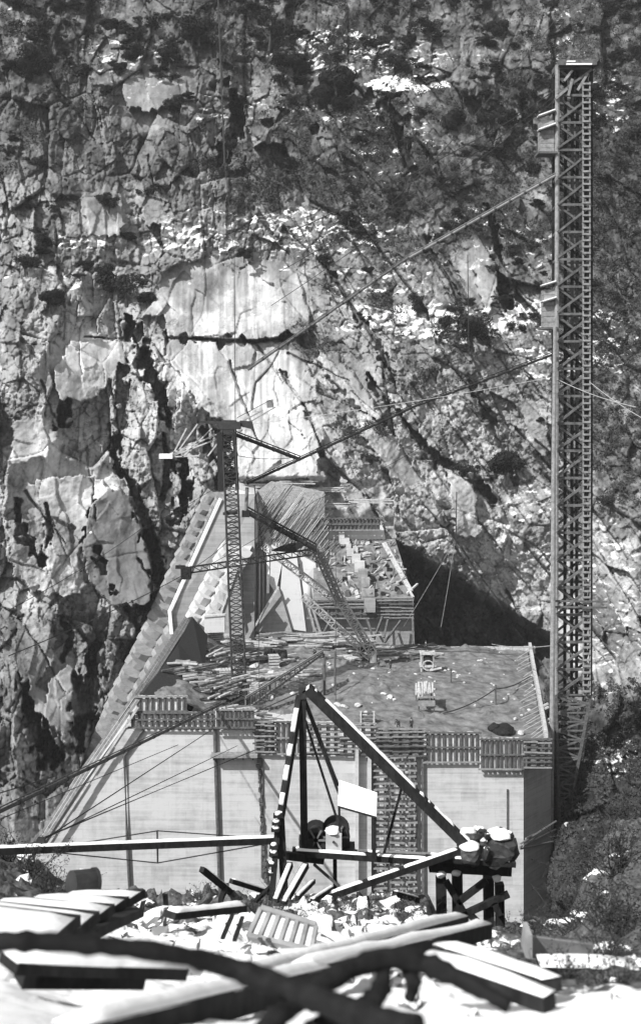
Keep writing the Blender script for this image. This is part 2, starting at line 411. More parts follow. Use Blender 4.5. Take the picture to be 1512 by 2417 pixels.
def inverse_d(U, V):
    wu = fbm(U/90, V/90, 301, 3)*15; wv = fbm(U/90+9, V/90, 307, 3)*15
    _, _, _, _, _, qx, qy = voro(U/17, V/23, 171); UC, VC = U-qx*17, V-qy*23      # centres of small blocks: rock breaks along them
    fu, fv = U+wu*.6, V+wv*.6
    D = D0(U, V)+fbm(U/420, V/420, 11, 3)*10
    rn = fbm(UC/80, VC/80, 303, 3)
    right = sstep(560, 860, UC+(900-VC)*.2+rn*160)*sstep(120, 380, VC+rn*220)*(1-sstep(1560, 1700, VC+rn*160))
    # strata on the right dip down to the right; on the left the joints stand steeply
    a = R(54); s1, c1 = math.sin(a), math.cos(a)
    ru, rv = U*s1-V*c1, U*c1+V*s1
    au = np.where(right > .5, ru, fu); av = np.where(right > .5, rv, fv)
    au = au+wu*.3; av = av+wv*.3
    sm = np.zeros(U.shape)          # smooth slabs of bare granite
    for cu, cv, r1, r2 in ((560, 700, 185, 85), (480, 860, 90, 80), (620, 900, 110, 90), (300, 1340, 75, 85), (165, 1160, 130, 70), (210, 830, 90, 50),
                           (150, 890, 60, 60), (240, 500, 60, 65), (370, 200, 80, 60), (680, 1040, 110, 90), (1130, 640, 45, 80), (860, 900, 40, 60), (340, 270, 60, 50), (90, 1080, 70, 70), (130, 1620, 60, 90)):
        sm = np.maximum(sm, ell(fu, fv, cu, cv, r1, r2, .25))
    rough = 1-.75*sm
    el = np.where(right > .5, 2.0, 1.0)
    big, e1, r1 = facets(au/120, av/(210*el), 21, 1.2)
    mid, e2, r2 = facets(au/46, av/(80*el), 31, 1.3)
    sml, e3, r3 = facets(au/18+3, av/28, 41, 1.4)
    tin, e4, r4 = facets(au/8, av/11+5, 51, 1.4)
    D = D+big*7.5*(.45+.55*rough)+mid*2.5*rough+sml*.85*rough+tin*.34*rough
    D = D+(1-sstep(0, .07, e1))*1.0*rough+(1-sstep(0, .05, e2))*.9*rough+(1-sstep(0, .08, e3))*.4*rough
    pm = np.zeros(U.shape); wx, wy = UC+wu*.35, VC+wv*.35
    for k_, pts in enumerate(SLABS):
        m_ = inpoly(wx, wy, pts) if k_ not in (2, 0) else inpoly(U*.7+UC*.3, V*.7+VC*.3, pts)
        if k_ not in (0, 2): m_ = inpoly(wx*.55+(U+wu*.35)*.45+fbm(U/30, V/30, 129, 4)*9, wy*.55+(V+wv*.35)*.45, pts); 
        cu_ = np.mean([p[0] for p in pts]); cv_ = np.mean([p[1] for p in pts])
        pl = D0(U, V)+fbm(U/420, V/420, 11, 3)*10-3.2+(U-cu_)*.018*((k_*7) % 3-.4)-(V-cv_)*.012+fbm(U/60, V/60, 131, 3)*1.3
        d_ = mid*1.1+big*1.6+(1-sstep(0, .03, e1))*.7
        if k_ == 2: pl = pl-9+(V-1160)*.01; d_ = d_*.45; flat2 = m_
        D = np.where(m_, pl+d_*.8, D); pm = np.where(m_, 1., pm)
    rough = rough*(1-.36*pm)*(1-.6*flat2); smc = np.maximum(sm, pm*(.35+.4*fbm(U/40, V/50, 133, 3)))
    D = D+fbm(U/26, V/26, 61, 5, .6)*.9*rough
    D = D+fbm(U/9, V/9, 65, 4, .6)*.45*(.25+.75*rough)
    # the deep hollow upstream of the dam, its shade also put into the tone
    lip = 1270+(U-930)*.60+wu*.9+wv*.5
    hol = sstep(-4, 46, V-lip)*sstep(915, 945, U+wu*.3)*(1-sstep(1310, 1350, U))*(1-sstep(1640, 1700, V))
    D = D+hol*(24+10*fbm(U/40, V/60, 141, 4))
    jr = random.Random(77)
    for _ in range(46):      # long joints
        x, y = jr.uniform(0, 1300), jr.uniform(150, 1500); rt = x > 560+(900-y)*.2 or jr.random() < .25
        an = R(jr.gauss(54, 7) if rt else jr.gauss(82, 14)); L = jr.uniform(80, 260); x2, y2 = x+L*math.cos(an), y+L*math.sin(an)
        bx = (U > min(x, x2)-20) & (U < max(x, x2)+20) & (V > y-20) & (V < y2+20)
        if not bx.any(): continue
        dd_ = pline(U[bx]+wu[bx]*.6+fbm(U[bx]/20, V[bx]/20, 127, 3)*5, V[bx]+wv[bx]*.6, [(x, y, jr.uniform(1.5, 3)), (x2, y2, 1.2)]); D[bx] += (1-sstep(.5, 1.6, dd_))*jr.uniform(1.2, 3.2)
    crev = np.zeros(U.shape)
    for pts, dep in CREV:
        d = pline(UC+wu*1.1, VC+wv*1.1, pts)+fbm(U/34, V/34, 121, 3)*.5+(r3-.5)*.5
        if pts[0][2] <= 8: d = np.minimum(pline(U+wu*.4, V+wv*.4, pts)*1.25+fbm(U/9, V/9, 125, 3)*.4, d+.15)
        k = (1-sstep(.62, .9, d))*(.45+.55*sstep(.15, .5, r2))
        D = D+k*dep*.7*(1+.5*fbm(U/17, V/30, 143, 4)); crev = np.maximum(crev, k)
    # keep the rock clear of the concrete that stands in front of it
    lu = np.interp(V, [1120, 1165, 1330, 1482, 1645, 1815, 2000], [505, 486, 410, 344, 262, 196, 100])
    clear = sstep(-8, 4, U-lu)*sstep(1120, 1150, V)*(U < 930)
    D = np.where(clear > 0, np.maximum(D, D*(1-clear)+clear*(251+fbm(U/30, V/30, 151, 3)*1.5)), D)
    tone = .31+.07*fbm(U/130, V/130, 71, 4)+.09*(r2-.5)+.06*(r3-.5)+.08*(r1-.5)
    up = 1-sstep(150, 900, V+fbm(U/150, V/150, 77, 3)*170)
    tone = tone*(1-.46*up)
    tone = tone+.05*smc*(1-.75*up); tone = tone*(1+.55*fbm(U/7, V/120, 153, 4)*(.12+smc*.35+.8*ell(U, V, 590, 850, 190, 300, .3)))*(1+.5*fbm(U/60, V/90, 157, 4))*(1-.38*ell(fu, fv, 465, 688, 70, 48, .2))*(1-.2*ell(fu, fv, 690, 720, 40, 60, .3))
    mid_ = ell(U, V, 680, 1000, 480, 330, .6); tone = tone+.06*mid_
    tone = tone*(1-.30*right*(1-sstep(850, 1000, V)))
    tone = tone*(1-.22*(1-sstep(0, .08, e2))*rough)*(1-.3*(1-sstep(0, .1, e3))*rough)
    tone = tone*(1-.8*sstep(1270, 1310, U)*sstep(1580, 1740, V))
    tone = tone*(1-.5*hol)*(1-.5*crev)*(1-.4*sstep(.05, .3, fbm(U/24, V/34, 155, 4)-.5*smc-.15*mid_))  # rock colour also darkened in the hollow and clefts, where shade lies
    # scrub grows thickly over much of the upper slope and the gullies of the right side
    scr = fbm(U/70, V/48, 81, 5, .6)*.9+.55*up+.40*right*(1-sstep(980, 1150, V))-.55*sm-.42
    scr = scr+.6*sstep(1290, 1330, U)*(1-sstep(1200, 1300, V))+.8*sstep(1300, 1400, U)*sstep(1560, 1700, V)
    tone = tone*(1-.36*sstep(.0, .3, scr))
    spk = fbm(U/10, V/8, 161, 4, .7)+.35*np.clip(scr, -.5, .4)+.10*up-.25*sm
    tone = tone*(1-.42*sstep(.10, .28, spk))*(1+.3*sstep(.1, .4, fbm(U/15, V/15, 163, 3)))
    # snow lies in lines along the ledges
    vs_ = V+fbm(U/70, V/110, 93, 3)*26+wu*.5
    sx = fbm(U/38+V/60, vs_/7.5, 91, 5, .6); sy = fbm(U/160, V/70, 95, 3)
    dens = np.zeros(U.shape)
    for cu, cv, r1_, r2_, g in ((640, 550, 330, 62, .78), (800, 130, 260, 60, .66), (300, 160, 210, 80, .45), (950, 195, 110, 24, 1.1), (1060, 760, 300, 55, .72), (1230, 745, 90, 36, .85),
                          (1100, 560, 200, 100, .42), (1430, 800, 90, 80, .8), (1440, 250, 50, 100, .6), (150, 670, 150, 60, .42), (180, 570, 100, 24, .75), (1230, 1230, 120, 110, .62),
                          (1430, 1400, 90, 200, .55), (700, 640, 60, 60, .3), (900, 650, 140, 90, .45), (1280, 860, 160, 50, .6), (1010, 1240, 90, 40, .45),
                          (1330, 60, 60, 90, .45), (560, 240, 160, 60, .36), (880, 330, 160, 110, .36), (1450, 1780, 60, 60, .6), (1400, 1560, 100, 120, .42), (1150, 1320, 200, 60, .35), (760, 270, 120, 40, .5), (1330, 1430, 60, 120, .4)):
        dens = np.maximum(dens, g*ell(U+wu, V+wv*.5, cu, cv, r1_, r2_, .5))
    snow = dens*.62+sx*.46+fbm(U/13, vs_/8, 97, 4, .6)*.34+sy*.16-.02-hol*2-crev*2
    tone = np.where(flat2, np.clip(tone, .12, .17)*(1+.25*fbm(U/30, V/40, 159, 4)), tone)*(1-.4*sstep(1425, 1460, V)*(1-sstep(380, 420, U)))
    return D, np.clip(tone, .012, .75), snow, scr-crev-hol*.6
ua = np.concatenate([np.arange(-600, -12, 14.), np.arange(-8, 1520, 2.3), np.arange(1526, 2100, 14.)])
va = np.concatenate([np.arange(-500, -12, 14.), np.arange(-8, 1580, 2.3), np.arange(1583, 2400, 3.6)])
UU, VV = np.meshgrid(ua, va)
DD, TT, SS, GG = inverse_d(UU, VV)
def grid_mesh(name, X, Y, Z, attrs, mat, smooth=False):
    h, w_ = X.shape; me = bpy.data.meshes.new(name)
    co = np.stack([X, Y, Z], -1).reshape(-1, 3).astype(np.float32)
    idx = np.arange(h*w_).reshape(h, w_)
    q = np.stack([idx[1:, :-1], idx[1:, 1:], idx[:-1, 1:], idx[:-1, :-1]], -1).reshape(-1, 4).astype(np.int32)
    me.vertices.add(len(co)); me.vertices.foreach_set('co', co.ravel())
    me.loops.add(q.size); me.loops.foreach_set('vertex_index', q.ravel())
    me.polygons.add(len(q)); me.polygons.foreach_set('loop_start', np.arange(0, q.size, 4, dtype=np.int32))
    me.polygons.foreach_set('loop_total', np.full(len(q), 4, np.int32))
    if smooth: me.polygons.foreach_set('use_smooth', np.ones(len(q), bool))
    for k, a in attrs.items():
        at = me.attributes.new(k, 'FLOAT', 'POINT'); at.data.foreach_set('value', a.ravel().astype(np.float32))
    me.update(calc_edges=True); me.materials.append(M[mat])
    o = bpy.data.objects.new(name, me); COL.objects.link(o); return o
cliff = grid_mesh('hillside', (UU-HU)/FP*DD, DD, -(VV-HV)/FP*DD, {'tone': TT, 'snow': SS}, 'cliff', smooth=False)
tag(cliff, kind='structure')
# low scrub that covers the gullies and the upper slope: nobody could count it
rg = np.random.default_rng(5)
GG = np.where((UU > 1285) & (VV > 1600), np.maximum(GG, .45), GG)
wgt = np.clip(GG-.10, 0, .35)*(VV < np.where(UU > 1285, 2250, 1700))*np.where((UU > 1285) & (VV > 1600), .8, 1)*(UU > -60)*(UU < 1580)*(VV > -60); wgt = (wgt*np.clip(.25+fbm(UU/16, VV/12, 175, 3), 0, 1)).ravel(); wgt /= wgt.sum()
nl = 120000; pk = rg.choice(len(wgt), nl, p=wgt)
pu = UU.ravel()[pk]+rg.uniform(-2, 2, nl); pv = VV.ravel()[pk]+rg.uniform(-2, 2, nl); pd = DD.ravel()[pk]-rg.uniform(-.1, 1.5, nl)
pc_ = np.stack([(pu-HU)/FP*pd, pd, -(pv-HV)/FP*pd], 1)
a_ = rg.normal(size=(nl, 3)); a_ /= np.linalg.norm(a_, axis=1)[:, None]; b_ = np.cross(a_, rg.normal(size=(nl, 3))); b_ /= np.linalg.norm(b_, axis=1)[:, None]
sz_ = rg.uniform(.14, .36, nl)[:, None]; a_ *= sz_; b_ *= sz_*.6
co_ = np.stack([pc_-a_, pc_-b_, pc_+a_, pc_+b_], 1).reshape(-1, 3)
me = bpy.data.meshes.new('scrub'); me.vertices.add(nl*4); me.vertices.foreach_set('co', co_.astype(np.float32).ravel())
me.loops.add(nl*4); me.loops.foreach_set('vertex_index', np.arange(nl*4, dtype=np.int32)); me.polygons.add(nl)
me.polygons.foreach_set('loop_start', np.arange(0, nl*4, 4, dtype=np.int32)); me.polygons.foreach_set('loop_total', np.full(nl, 4, np.int32))
me.update(calc_edges=True); me.materials.append(M['leaf_scrub']); so_ = bpy.data.objects.new('scrub', me); COL.objects.link(so_)
tag(so_, 'low dull scrub covering the gullies and the upper canyon wall', 'scrub', kind='stuff')
def cd(u, v):
    i = int(np.argmin(abs(va-v))); j = int(np.argmin(abs(ua-u))); return float(np.min(DD[max(0, i-1):i+2, max(0, j-1):j+2]))

# ------------------------------------------------------------------ snowy ground in front
GY = np.array([2.0, 4.5, 7, 12, 18, 25, 35, 50, 60, 66, 80, 120, 200.])
GVc = np.array([2700, 2540, 2440, 2345, 2272, 2222, 2176, 2142, 2128, 2135, 2300, 2700, 2900.])
def gz(X, Y):
    base = np.interp(Y, GY, -(GVc-HV)/FP*GY)
    s = X/Y*FP+HU
    base = base+np.interp(Y, [0, 30, 60, 200], [0, .0, 0, 0])
    rs = sstep(1300, 1480, s)*np.interp(Y, [0, 24, 60, 90], [0, .1, 3.4, 8]); ls = (1-sstep(-40, 220, s))*np.interp(Y, [0, 20, 60, 90], [0, .3, 2.6, 6])
    base = base+rs+ls-.024*Y*sstep(1000, 1050, s)*(1-sstep(1330, 1420, s))*np.interp(Y, [24, 32, 70], [0, 1, 1])
    base = base+.22*ell(X, Y, 1.85, 5.4, .95, 1.4, .6)
    lump = fbm(X*1.1, Y*1.1, 201, 4)*np.interp(Y, [0, 8, 25, 60], [.04, .08, .35, .7])
    f, e, r = facets(X/1.4+fbm(X, Y, 207, 2)*.3, Y/1.4, 211, .9)
    lump2 = f*np.interp(Y, [0, 9, 14, 25, 60], [0.0, .02, .10, .32, .6])*sstep(-.1, .4, fbm(X/5, Y/5, 221, 2)+.25)
    f2, e2, r2 = facets(X/.55, Y/.55, 231, .9)
    return base+lump+lump2+f2*np.interp(Y, [0, 9, 16, 40, 60], [0, .01, .06, .18, .22])
ss = np.linspace(-.55, .55, 560); yy = 2.0*np.exp(np.linspace(0, math.log(100), 760))
SX, GYY = np.meshgrid(ss, yy[::-1]); GXX = SX*GYY; GZZ = gz(GXX, GYY)
gsn = fbm(GXX/2.5, GYY/2.5, 241, 4)*.34+fbm(GXX*1.5, GYY*1.5, 243, 3)*.2-.12*sstep(12, 18, GYY)-np.interp(GYY, [0, 12, 25, 45, 60, 75], [-.5, -.25, -.05, .02, .12, .5])
gsn = gsn-.16*sstep(26, 44, GYY)-.6*sstep(1130, 1320, SX*FP+HU)*sstep(20, 30, GYY)-.45*sstep(1100, 1250, SX*FP+HU)*sstep(9, 13, GYY)-.3*(1-sstep(60, 230, SX*FP+HU))*sstep(18, 40, GYY)
ground = grid_mesh('ground', GXX, GYY, GZZ, {'snow': gsn}, 'ground', smooth=True)
tag(ground, kind='structure')
def gp(u, y):
    x = (u-HU)/FP*y; return Vector((x, y, float(gz(np.array([x]), np.array([y]))[0])))
# ------------------------------------------------------------------ the dam block
YF = 160.0
def F(u, v, d=YF): return P(u, v, d)
org = F(700, 2000)
dam = empty('concrete_dam', org, 'pale concrete dam block with sloping left edge and a wide flat unfinished top', 'dam')
front = [F(-130, 2300), F(95, 1990), F(288, 1722), F(600, 1724), F(1000, 1758), F(1235, 1764), F(1235, 2300)]
mb = MB(); BK = Vector((0, 54, 0))
mb.prism(front, BK)
mb.build('front_block', 'concrete', dam)
mb = MB()
a, b = F(1235, 1760), F(1300, 1760, 165.5)
side = [Vector((a.x, a.y+.003, -49.1)), Vector((b.x, b.y, -49.1)), Vector((38.0, 214, -49.1)), Vector((a.x, 214, -49.1))]
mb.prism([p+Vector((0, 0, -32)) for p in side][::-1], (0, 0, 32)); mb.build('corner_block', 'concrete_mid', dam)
# the raw top, heaped with spoil and set concrete
nx, ny = 190, 150
tx = np.linspace(0, 1, nx); ty = np.linspace(0, 1, ny); TX, TY = np.meshgrid(tx, ty[::-1])
YY = YF+.35+TY*53.5
XL = -23.6+TX*0; XR = 30.0+(YY-160)/54*7.0
XX = XL*(1-TX)+XR*TX
uu = (XX)/YY*FP+HU
ZZ = np.interp(uu, [300, 440, 600, 800, 1000, 1295], [-43.6, -44.2, -46.2, -46.9, -48.0, -48.6])*(1-TY)+np.interp(TX, [0, .25, .6, 1], [-45.2, -46.0, -47.2, -47.9])*TY
ZZ = ZZ+fbm(XX/9, YY/9, 401, 3)*.55+fbm(XX/2.4, YY/2.4, 405, 5, .65)*.34*(1+1.2*(1-sstep(.1, .5, TX)))+fbm(XX/.8, YY/.8, 407, 2)*.07
ZZ = ZZ+1.5*np.exp(-((XX-8)/7)**2-((YY-183)/9)**2)-1.0*np.exp(-((XX+4)/5)**2-((YY-166)/5)**2)
ZZ = ZZ+(1.2+3.0*np.clip((YY-160)/28, 0, 1))*np.exp(-((XX+20.5)/4.2)**2)*(1-sstep(196, 208, YY))
f_, e_, r_ = facets(XX/1.3, YY/1.3, 411, .8); ZZ = ZZ+np.clip(r_-.72, 0, 1)*2.0*sstep(-.1, .4, fbm(XX/5, YY/5, 413, 2)+.2*(1-TX))
top = grid_mesh('deck_fill', XX-org.x, YY-org.y, ZZ-org.z, {}, 'fresh'); top.parent = dam
def dz(x, y):
    j = np.clip((y-YF-.35)/53.5*(ny-1), 0, ny-1); k = int(round(ny-1-j)); row = XX[k]
    return float(np.interp(x, row, ZZ[k]))
def deck(u, y, up=0):
    x = (u-HU)/FP*y; return Vector((x, y, dz(x, y)+up))
def vdeck(u, v):            # the point of the deck seen at (u, v)
    best = None
    for y in np.arange(160.6, 213.5, .4):
        x = (u-HU)/FP*y; z = dz(x, y); vv = HV-z/y*FP
        if best is None or abs(vv-v) < best[0]: best = (abs(vv-v), x, y, z)
    return Vector(best[1:])
# leaning wall and batter formwork along the left edge
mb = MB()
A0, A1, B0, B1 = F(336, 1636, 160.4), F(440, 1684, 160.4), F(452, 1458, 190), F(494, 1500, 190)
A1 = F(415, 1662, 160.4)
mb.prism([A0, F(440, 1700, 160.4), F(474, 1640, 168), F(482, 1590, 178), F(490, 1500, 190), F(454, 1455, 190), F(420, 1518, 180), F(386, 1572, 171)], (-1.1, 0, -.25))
mb.build('leaning_wall', 'shaded_boards', dam)
def plank_strip(name, pts_u, width, dep, mat, parent, seed=0, nb=3):
    """boards laid side by side along a slope given by points (u, v, d)"""
    r = random.Random(seed); mb = MB(); ps = [P(*p) for p in pts_u]
    for p, q in zip(ps, ps[1:]):
        L = (q-p).length; d = (q-p)/L; sd = Vector((-d.z, 0, d.x)).normalized()
        for k in range(nb):
            t = 0
            while t < L:
                l = min(r.uniform(2.5, 5.5), L-t)
                o = sd*((k+.5)/nb-.5)*width
                yv = Vector((0, r.uniform(-.12, .05), 0))
                mb.beam(p+d*(t+.05)+o+yv, p+d*(t+l-.05)+o+yv, dep, width/nb*.86, up=sd)
                t += l
    return mb.build(name, mat, parent)
plank_strip('batter_form', [(86, 2000, 159.5), (206, 1812, 159.5), (322, 1645, 159.7), (442, 1461, 189)], 1.25, .35, 'timber_mid', dam, 3)
plank_strip('curb', [(110, 1998, 158.9), (326, 1668, 158.9)], .35, .35, 'timber_pale', dam, 4, 1)
# pipes, joints and drain strips down the face
for pts, r in (([(338, 1722), (293, 1784), (300, 1990), (311, 2200)], .20), ([(506, 1712), (512, 1900), (520, 2150)], .25)):
    mb = MB(); mb.tube([F(u, v, YF-.35) for u, v in pts], r, 8); mb.build('drain_pipe', 'timber_far', dam)
mb = MB()
rr = random.Random(5); v = 1795
while v < 2080:
    t = (v-1795)/285; h = rr.uniform(5, 13); ww = rr.uniform(3, 9)
    mb.box(F(609+18*t+rr.uniform(-2, 2), v, YF-.2), (ww/17.6, .5, h/17.6)); v += h*rr.uniform(.9, 1.5)
mb.box(F(618, 1930, YF-.12), (.25, .3, 16)); mb.build('ragged_joint', 'timber_far', dam)
mb = MB()
for u0, u1 in ((838, 846), (868, 876)): mb.prism([F(u0, 1772, YF-1.3), F(u1, 1772, YF-1.3), F(u1, 2240, YF-1.3), F(u0, 2240, YF-1.3)], (0, 1.4, 0))
mb.build('pilaster', 'concrete', dam)
mb = MB(); mb.box(F(1197, 1912, YF-.06), (.22, .2, 5.6)); mb.build('rust_streak_joint', 'timber_far', dam)
# thin rods bent inwards all along the right edge
for i in range(22):
    t = .02+.9*(i/21)**1.15+rr.uniform(-.01, .01); y = 161+t*52; x = 30.0+(y-160)/54*7
    l = rr.uniform(1.6, 3.4)*(1 if i < 14 else .8)
    mb = MB(); mb.tube([(x+.2, y, dz(x, y)+1.15), (x-l, y-l*.9, dz(x-l, y)+.35)], .055, 5)
    mb.build('reinforcing_rod', 'steel_pale', dam)
mb = MB()
for i in range(14):
    t0, t1 = i/14, (i+1)/14-.004; y0, y1 = 161+t0*53, 161+t1*53
    x0, x1 = 30.25+(y0-160)/54*7.2, 30.25+(y1-160)/54*7.2; h = rr.uniform(-.1, .15)
    mb.beam((x0, y0, -47.9+h+t0*.5), (x1, y1, -47.9+h+t0*.5), .5, 1.3)
mb.build('right_edge_form', 'timber_pale', dam)
mb = MB(); u = 985
while u < 1246:
    wd = rr.uniform(10, 34); mb.box(P(u+wd/2, 1534+rr.uniform(-1, 1), 213.7), (wd/13.2*.97, .4, 1.25)); u += wd
mb.build('rear_edge_form', 'timber_pale', dam)
for u, w_ in ((1083, 12), (1143, 22), (1166, 8), (1130, 6)):
    mb = MB(); mb.box(P(u, 1547, 211.8), (w_/13.3, .5, 2.2)); mb.build('edge_post', 'timber_far', dam)
for v in (1664, 1672, 1700, 1709):
    y = 164+(1745-v)*.12; mb = MB(); mb.beam(P(1287-(1745-v)*.12, v+4, y), P(1303-(1745-v)*.12, v-4, y), .25); mb.build('tie_rod', 'steel_pale', dam)

# ------------------------------------------------------------------ form panels along the top of the face
def form_panel(u0, v0, u1, v1, ns, walers, label, d=YF-.12, light=True, grid=False, group='form panels along the top of the dam'):
    a, b = F(u0, v0, d), F(u1, v1, d); r = random.Random(int(u0*7+v0))
    t = empty('form_panel', ((a.x+b.x)/2, d, b.z), label, 'form panel', group)
    W, H = b.x-a.x, a.z-b.z
    mb = MB(); x = a.x; k = max(3, int(W/.8))
    for i in range(k):
        off = r.uniform(0, .10)
        mb.box((a.x+(i+.5)*W/k, d+.08+off*.5, b.z+H/2+r.uniform(-.05, .05)), (W/k*.96, .12, H))
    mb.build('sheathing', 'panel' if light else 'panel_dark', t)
    for i in range(ns):
        x = a.x+(i+.5*(r.random()*.3+.85))*W/ns
        mb = MB(); mb.box((x, d-.16, b.z+H/2), (.24 if not grid else .18, .36, H+r.uniform(-.1, .25)), Matrix.Rotation(r.uniform(-.012, .012), 4, 'Y').to_3x3())
        mb.build('stud', 'timber_far', t)
    for f in walers:
        z = b.z+H*f; mb = MB()
        mb.beam((a.x-.2, d-.44, z+r.uniform(-.05, .05)), (b.x+.2, d-.44, z+r.uniform(-.05, .05)), .2, .2)
        mb.build('waler', 'timber_mid' if r.random() < .5 else 'timber_far', t)
    if grid:
        k = max(2, int(W/1.9)); n = max(3, int(H/.62))
        for j in range(n):
            mb = MB()
            for i in range(k):
                x0 = a.x+(i+.02)*W/k; z = b.z+(j+.5)*H/n+r.uniform(-.09, .09)
                mb.beam((x0, d-.72-.02*(i % 2), z), (x0+W/k*1.02, d-.72-.02*(i % 2), z+r.uniform(-.05, .05)), .2, .17)
            mb.build('ledger', 'timber_mid' if r.random() < .7 else 'timber_far', t)
    return t
form_panel(322, 1642, 441, 1679, 8, (1.0, .05), 'upper left form panel standing above the ladder of studs at the left end', light=True)
form_panel(306, 1681, 508, 1716, 14, (1, .55, .02), 'long low form panel with pale sheathing directly below the upper left panel', d=YF-.3)
form_panel(508, 1672, 600, 1717, 9, (.98, .5, .02), 'close studded form panel at the head of the square recess', d=YF-.9)
form_panel(600, 1702, 648, 1776, 3, (1, .66, .33, .02), 'dark narrow form panel to the right of the square recess', grid=True, light=False)
form_panel(648, 1702, 722, 1779, 6, (1, .5, .02), 'striped form panel seen left of the derrick mast')
form_panel(722, 1704, 800, 1779, 4, (1, .02), 'blocked form panel right behind the derrick mast', grid=True)
form_panel(800, 1706, 885, 1782, 4, (1, .5, .02), 'blocked form panel under the small stone heap', grid=True)
form_panel(885, 1718, 1000, 1786, 5, (1, .4, .02), 'wide blocked form panel above the tall ladder of forms', grid=True, light=False)
form_panel(1000, 1728, 1131, 1799, 10, (1, .52, .02), 'pale striped form panel one place in from the right end')
form_panel(1131, 1742, 1240, 1815, 10, (1, .5, .02), 'lower striped form panel near the right end of the face', d=YF-.5)
form_panel(1232, 1743, 1298, 1813, 3, (1, .5, .02), 'form panel closing the right corner of the dam', d=YF-.7, grid=True, light=False)
# ledge box under the recess
mb = MB(); mb.box(F(553, 1782, YF-.9), (6.2, 1.6, .35)); t = single('ledge_plank', mb, 'timber_mid', F(553, 1786, YF-.9), 'plank ledge along the foot of the square recess in the dam face', 'ledge')
mb = MB()
for i in range(5): mb.box(F(505+i*23, 1787, YF-.6), (.2, 1.1, .5))
mb.build('bracket', 'timber_far', t)
# the tall ladder of forms below
def form_column(u0, u1, v0, v1, label, cols):
    t = empty('form_column', F((u0+u1)/2, v1), label, 'form column')
    r = random.Random(9)
    for u in cols:
        mb = MB(); mb.beam(F(u, v0, YF-.5), F(u+r.uniform(-2, 2), v1, YF-.5), .25, .3); mb.build('upright', 'timber_far', t)
    mb = MB(); mb.prism([F(u0+4, v0, YF-.1), F(u0+4, v1, YF-.1), F(u1-12, v1, YF-.1), F(u1-12, v0, YF-.1)], (0, .1, 0)); mb.build('sheathing', 'panel', t)
    v = v0+6
    while v < v1:
        mb = MB()
        for s0, s1 in ((u0, u0+44), (u0+40, u0+84), (u0+80, u1-14)):
            mb.beam(F(s0+r.uniform(0, 5), v+r.uniform(-1.5, 1.5), YF-.85), F(s1-r.uniform(2, 9), v+r.uniform(-1.5, 1.5), YF-.85), .25, .2)
            for q in (.3, .7):
                if r.random() < .6: mb.beam(F(s0+(s1-s0)*q, v-1, YF-.9), F(s0+(s1-s0)*q, v+7, YF-.9), .2, .2)
        mb.build('waler', 'timber_mid', t); v += 15.5
    return t
form_column(878, 1002, 1782, 2160, 'tall ladder of stacked forms running down the dam face behind the derrick', [884, 908, 922, 945, 966, 981, 996])

# ------------------------------------------------------------------ upstream monoliths behind the deck
def stepped(name, left, right, d0, d1, n, cols, label, cat, mat, seed, group=None):
    """a sloping concrete face cast in short steps, between two lines of picture points"""
    def at(line, t):
        vs = np.array([p[1] for p in line]); us = np.array([p[0] for p in line]); v = line[0][1]+(line[-1][1]-line[0][1])*t
        o = np.argsort(vs); return float(np.interp(v, vs[o], us[o])), v
    r = random.Random(seed); mb = MB(); base = P(*at(left, 0), d0)
    for i in range(n):
        t = (i+.5)/n; (ul, v), (ur, _) = at(left, t), at(right, t); d = d0+(d1-d0)*t
        for c in range(cols):
            s = (c+.5)/cols; u = ul+(ur-ul)*s; w_ = (ur-ul)/cols*1.02/FP*d
            vv = v+(s-.5)*18; h = (abs(left[-1][1]-left[0][1])/n)*1.45/FP*d
            c0 = P(u, vv, d)
            m = Matrix.Rotation(R(38+r.uniform(-7, 7)), 3, 'Y') @ Matrix.Rotation(R(24+r.uniform(-7, 7)), 3, 'X')
            sz = (w_*1.15, r.uniform(2.6, 3.8), h*r.uniform(.55, .8))
            hx, hy, hz = sz[0]/2, sz[1]/2, sz[2]/2; n0 = 7; ring = []
            prof = [(-1, -.5), (-.92, .6), (-.55, 1), (0, 1.08), (.6, .9), (.95, .4), (1, -.6)]
            q = [m @ Vector((x*hx, -y*hy*r.uniform(.9, 1.1), z*hz)) + c0 for z in (-1, 1) for x, y in prof]
            mb.add(q, [tuple(range(7)), tuple(range(13, 6, -1))]+[((k+1) % 7, k, 7+k, 7+(k+1) % 7) for k in range(7)])
    # solid body behind the steps
    for i in range(n):
        t0, t1 = i/n, (i+1)/n; q = []
        for t in (t0, t1):
            (ul, v), (ur, _) = at(left, t), at(right, t); d = d0+(d1-d0)*t+1.0; q.append((P(ul+5, v, d), P(ur, v, d)))
        mb.prism([q[0][0], q[0][1], q[1][1], q[1][0]], (0, 16, 0))
    return single(name, mb, mat, base, label, cat, group)
stepped('stepped_concrete_slope', [(196, 1815), (262, 1645), (344, 1482), (410, 1330), (486, 1165)], [(330, 1830), (345, 1660), (455, 1470), (470, 1330), (535, 1170)],
        214, 243, 25, 2, 'long slope of cast concrete steps climbing beside the left rock wall', 'concrete slope', 'concrete_mid', 21)
BK2 = Vector((0, 18, 0))
t = empty('smooth_monolith', P(470, 1490, 226), 'smooth dark-streaked concrete monolith with a white edge line, left of the lattice mast', 'concrete block')
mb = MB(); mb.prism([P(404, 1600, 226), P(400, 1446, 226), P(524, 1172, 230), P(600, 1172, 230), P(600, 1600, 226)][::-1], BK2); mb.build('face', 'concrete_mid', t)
for p, q in (((521, 1176, 229.6), (400, 1444, 225.6)), ((400, 1440, 225.5), (405, 1496, 225.5))):
    mb = MB(); mb.beam(P(*p), P(*q), .62, .5); mb.build('edge_board', 'snow', t)
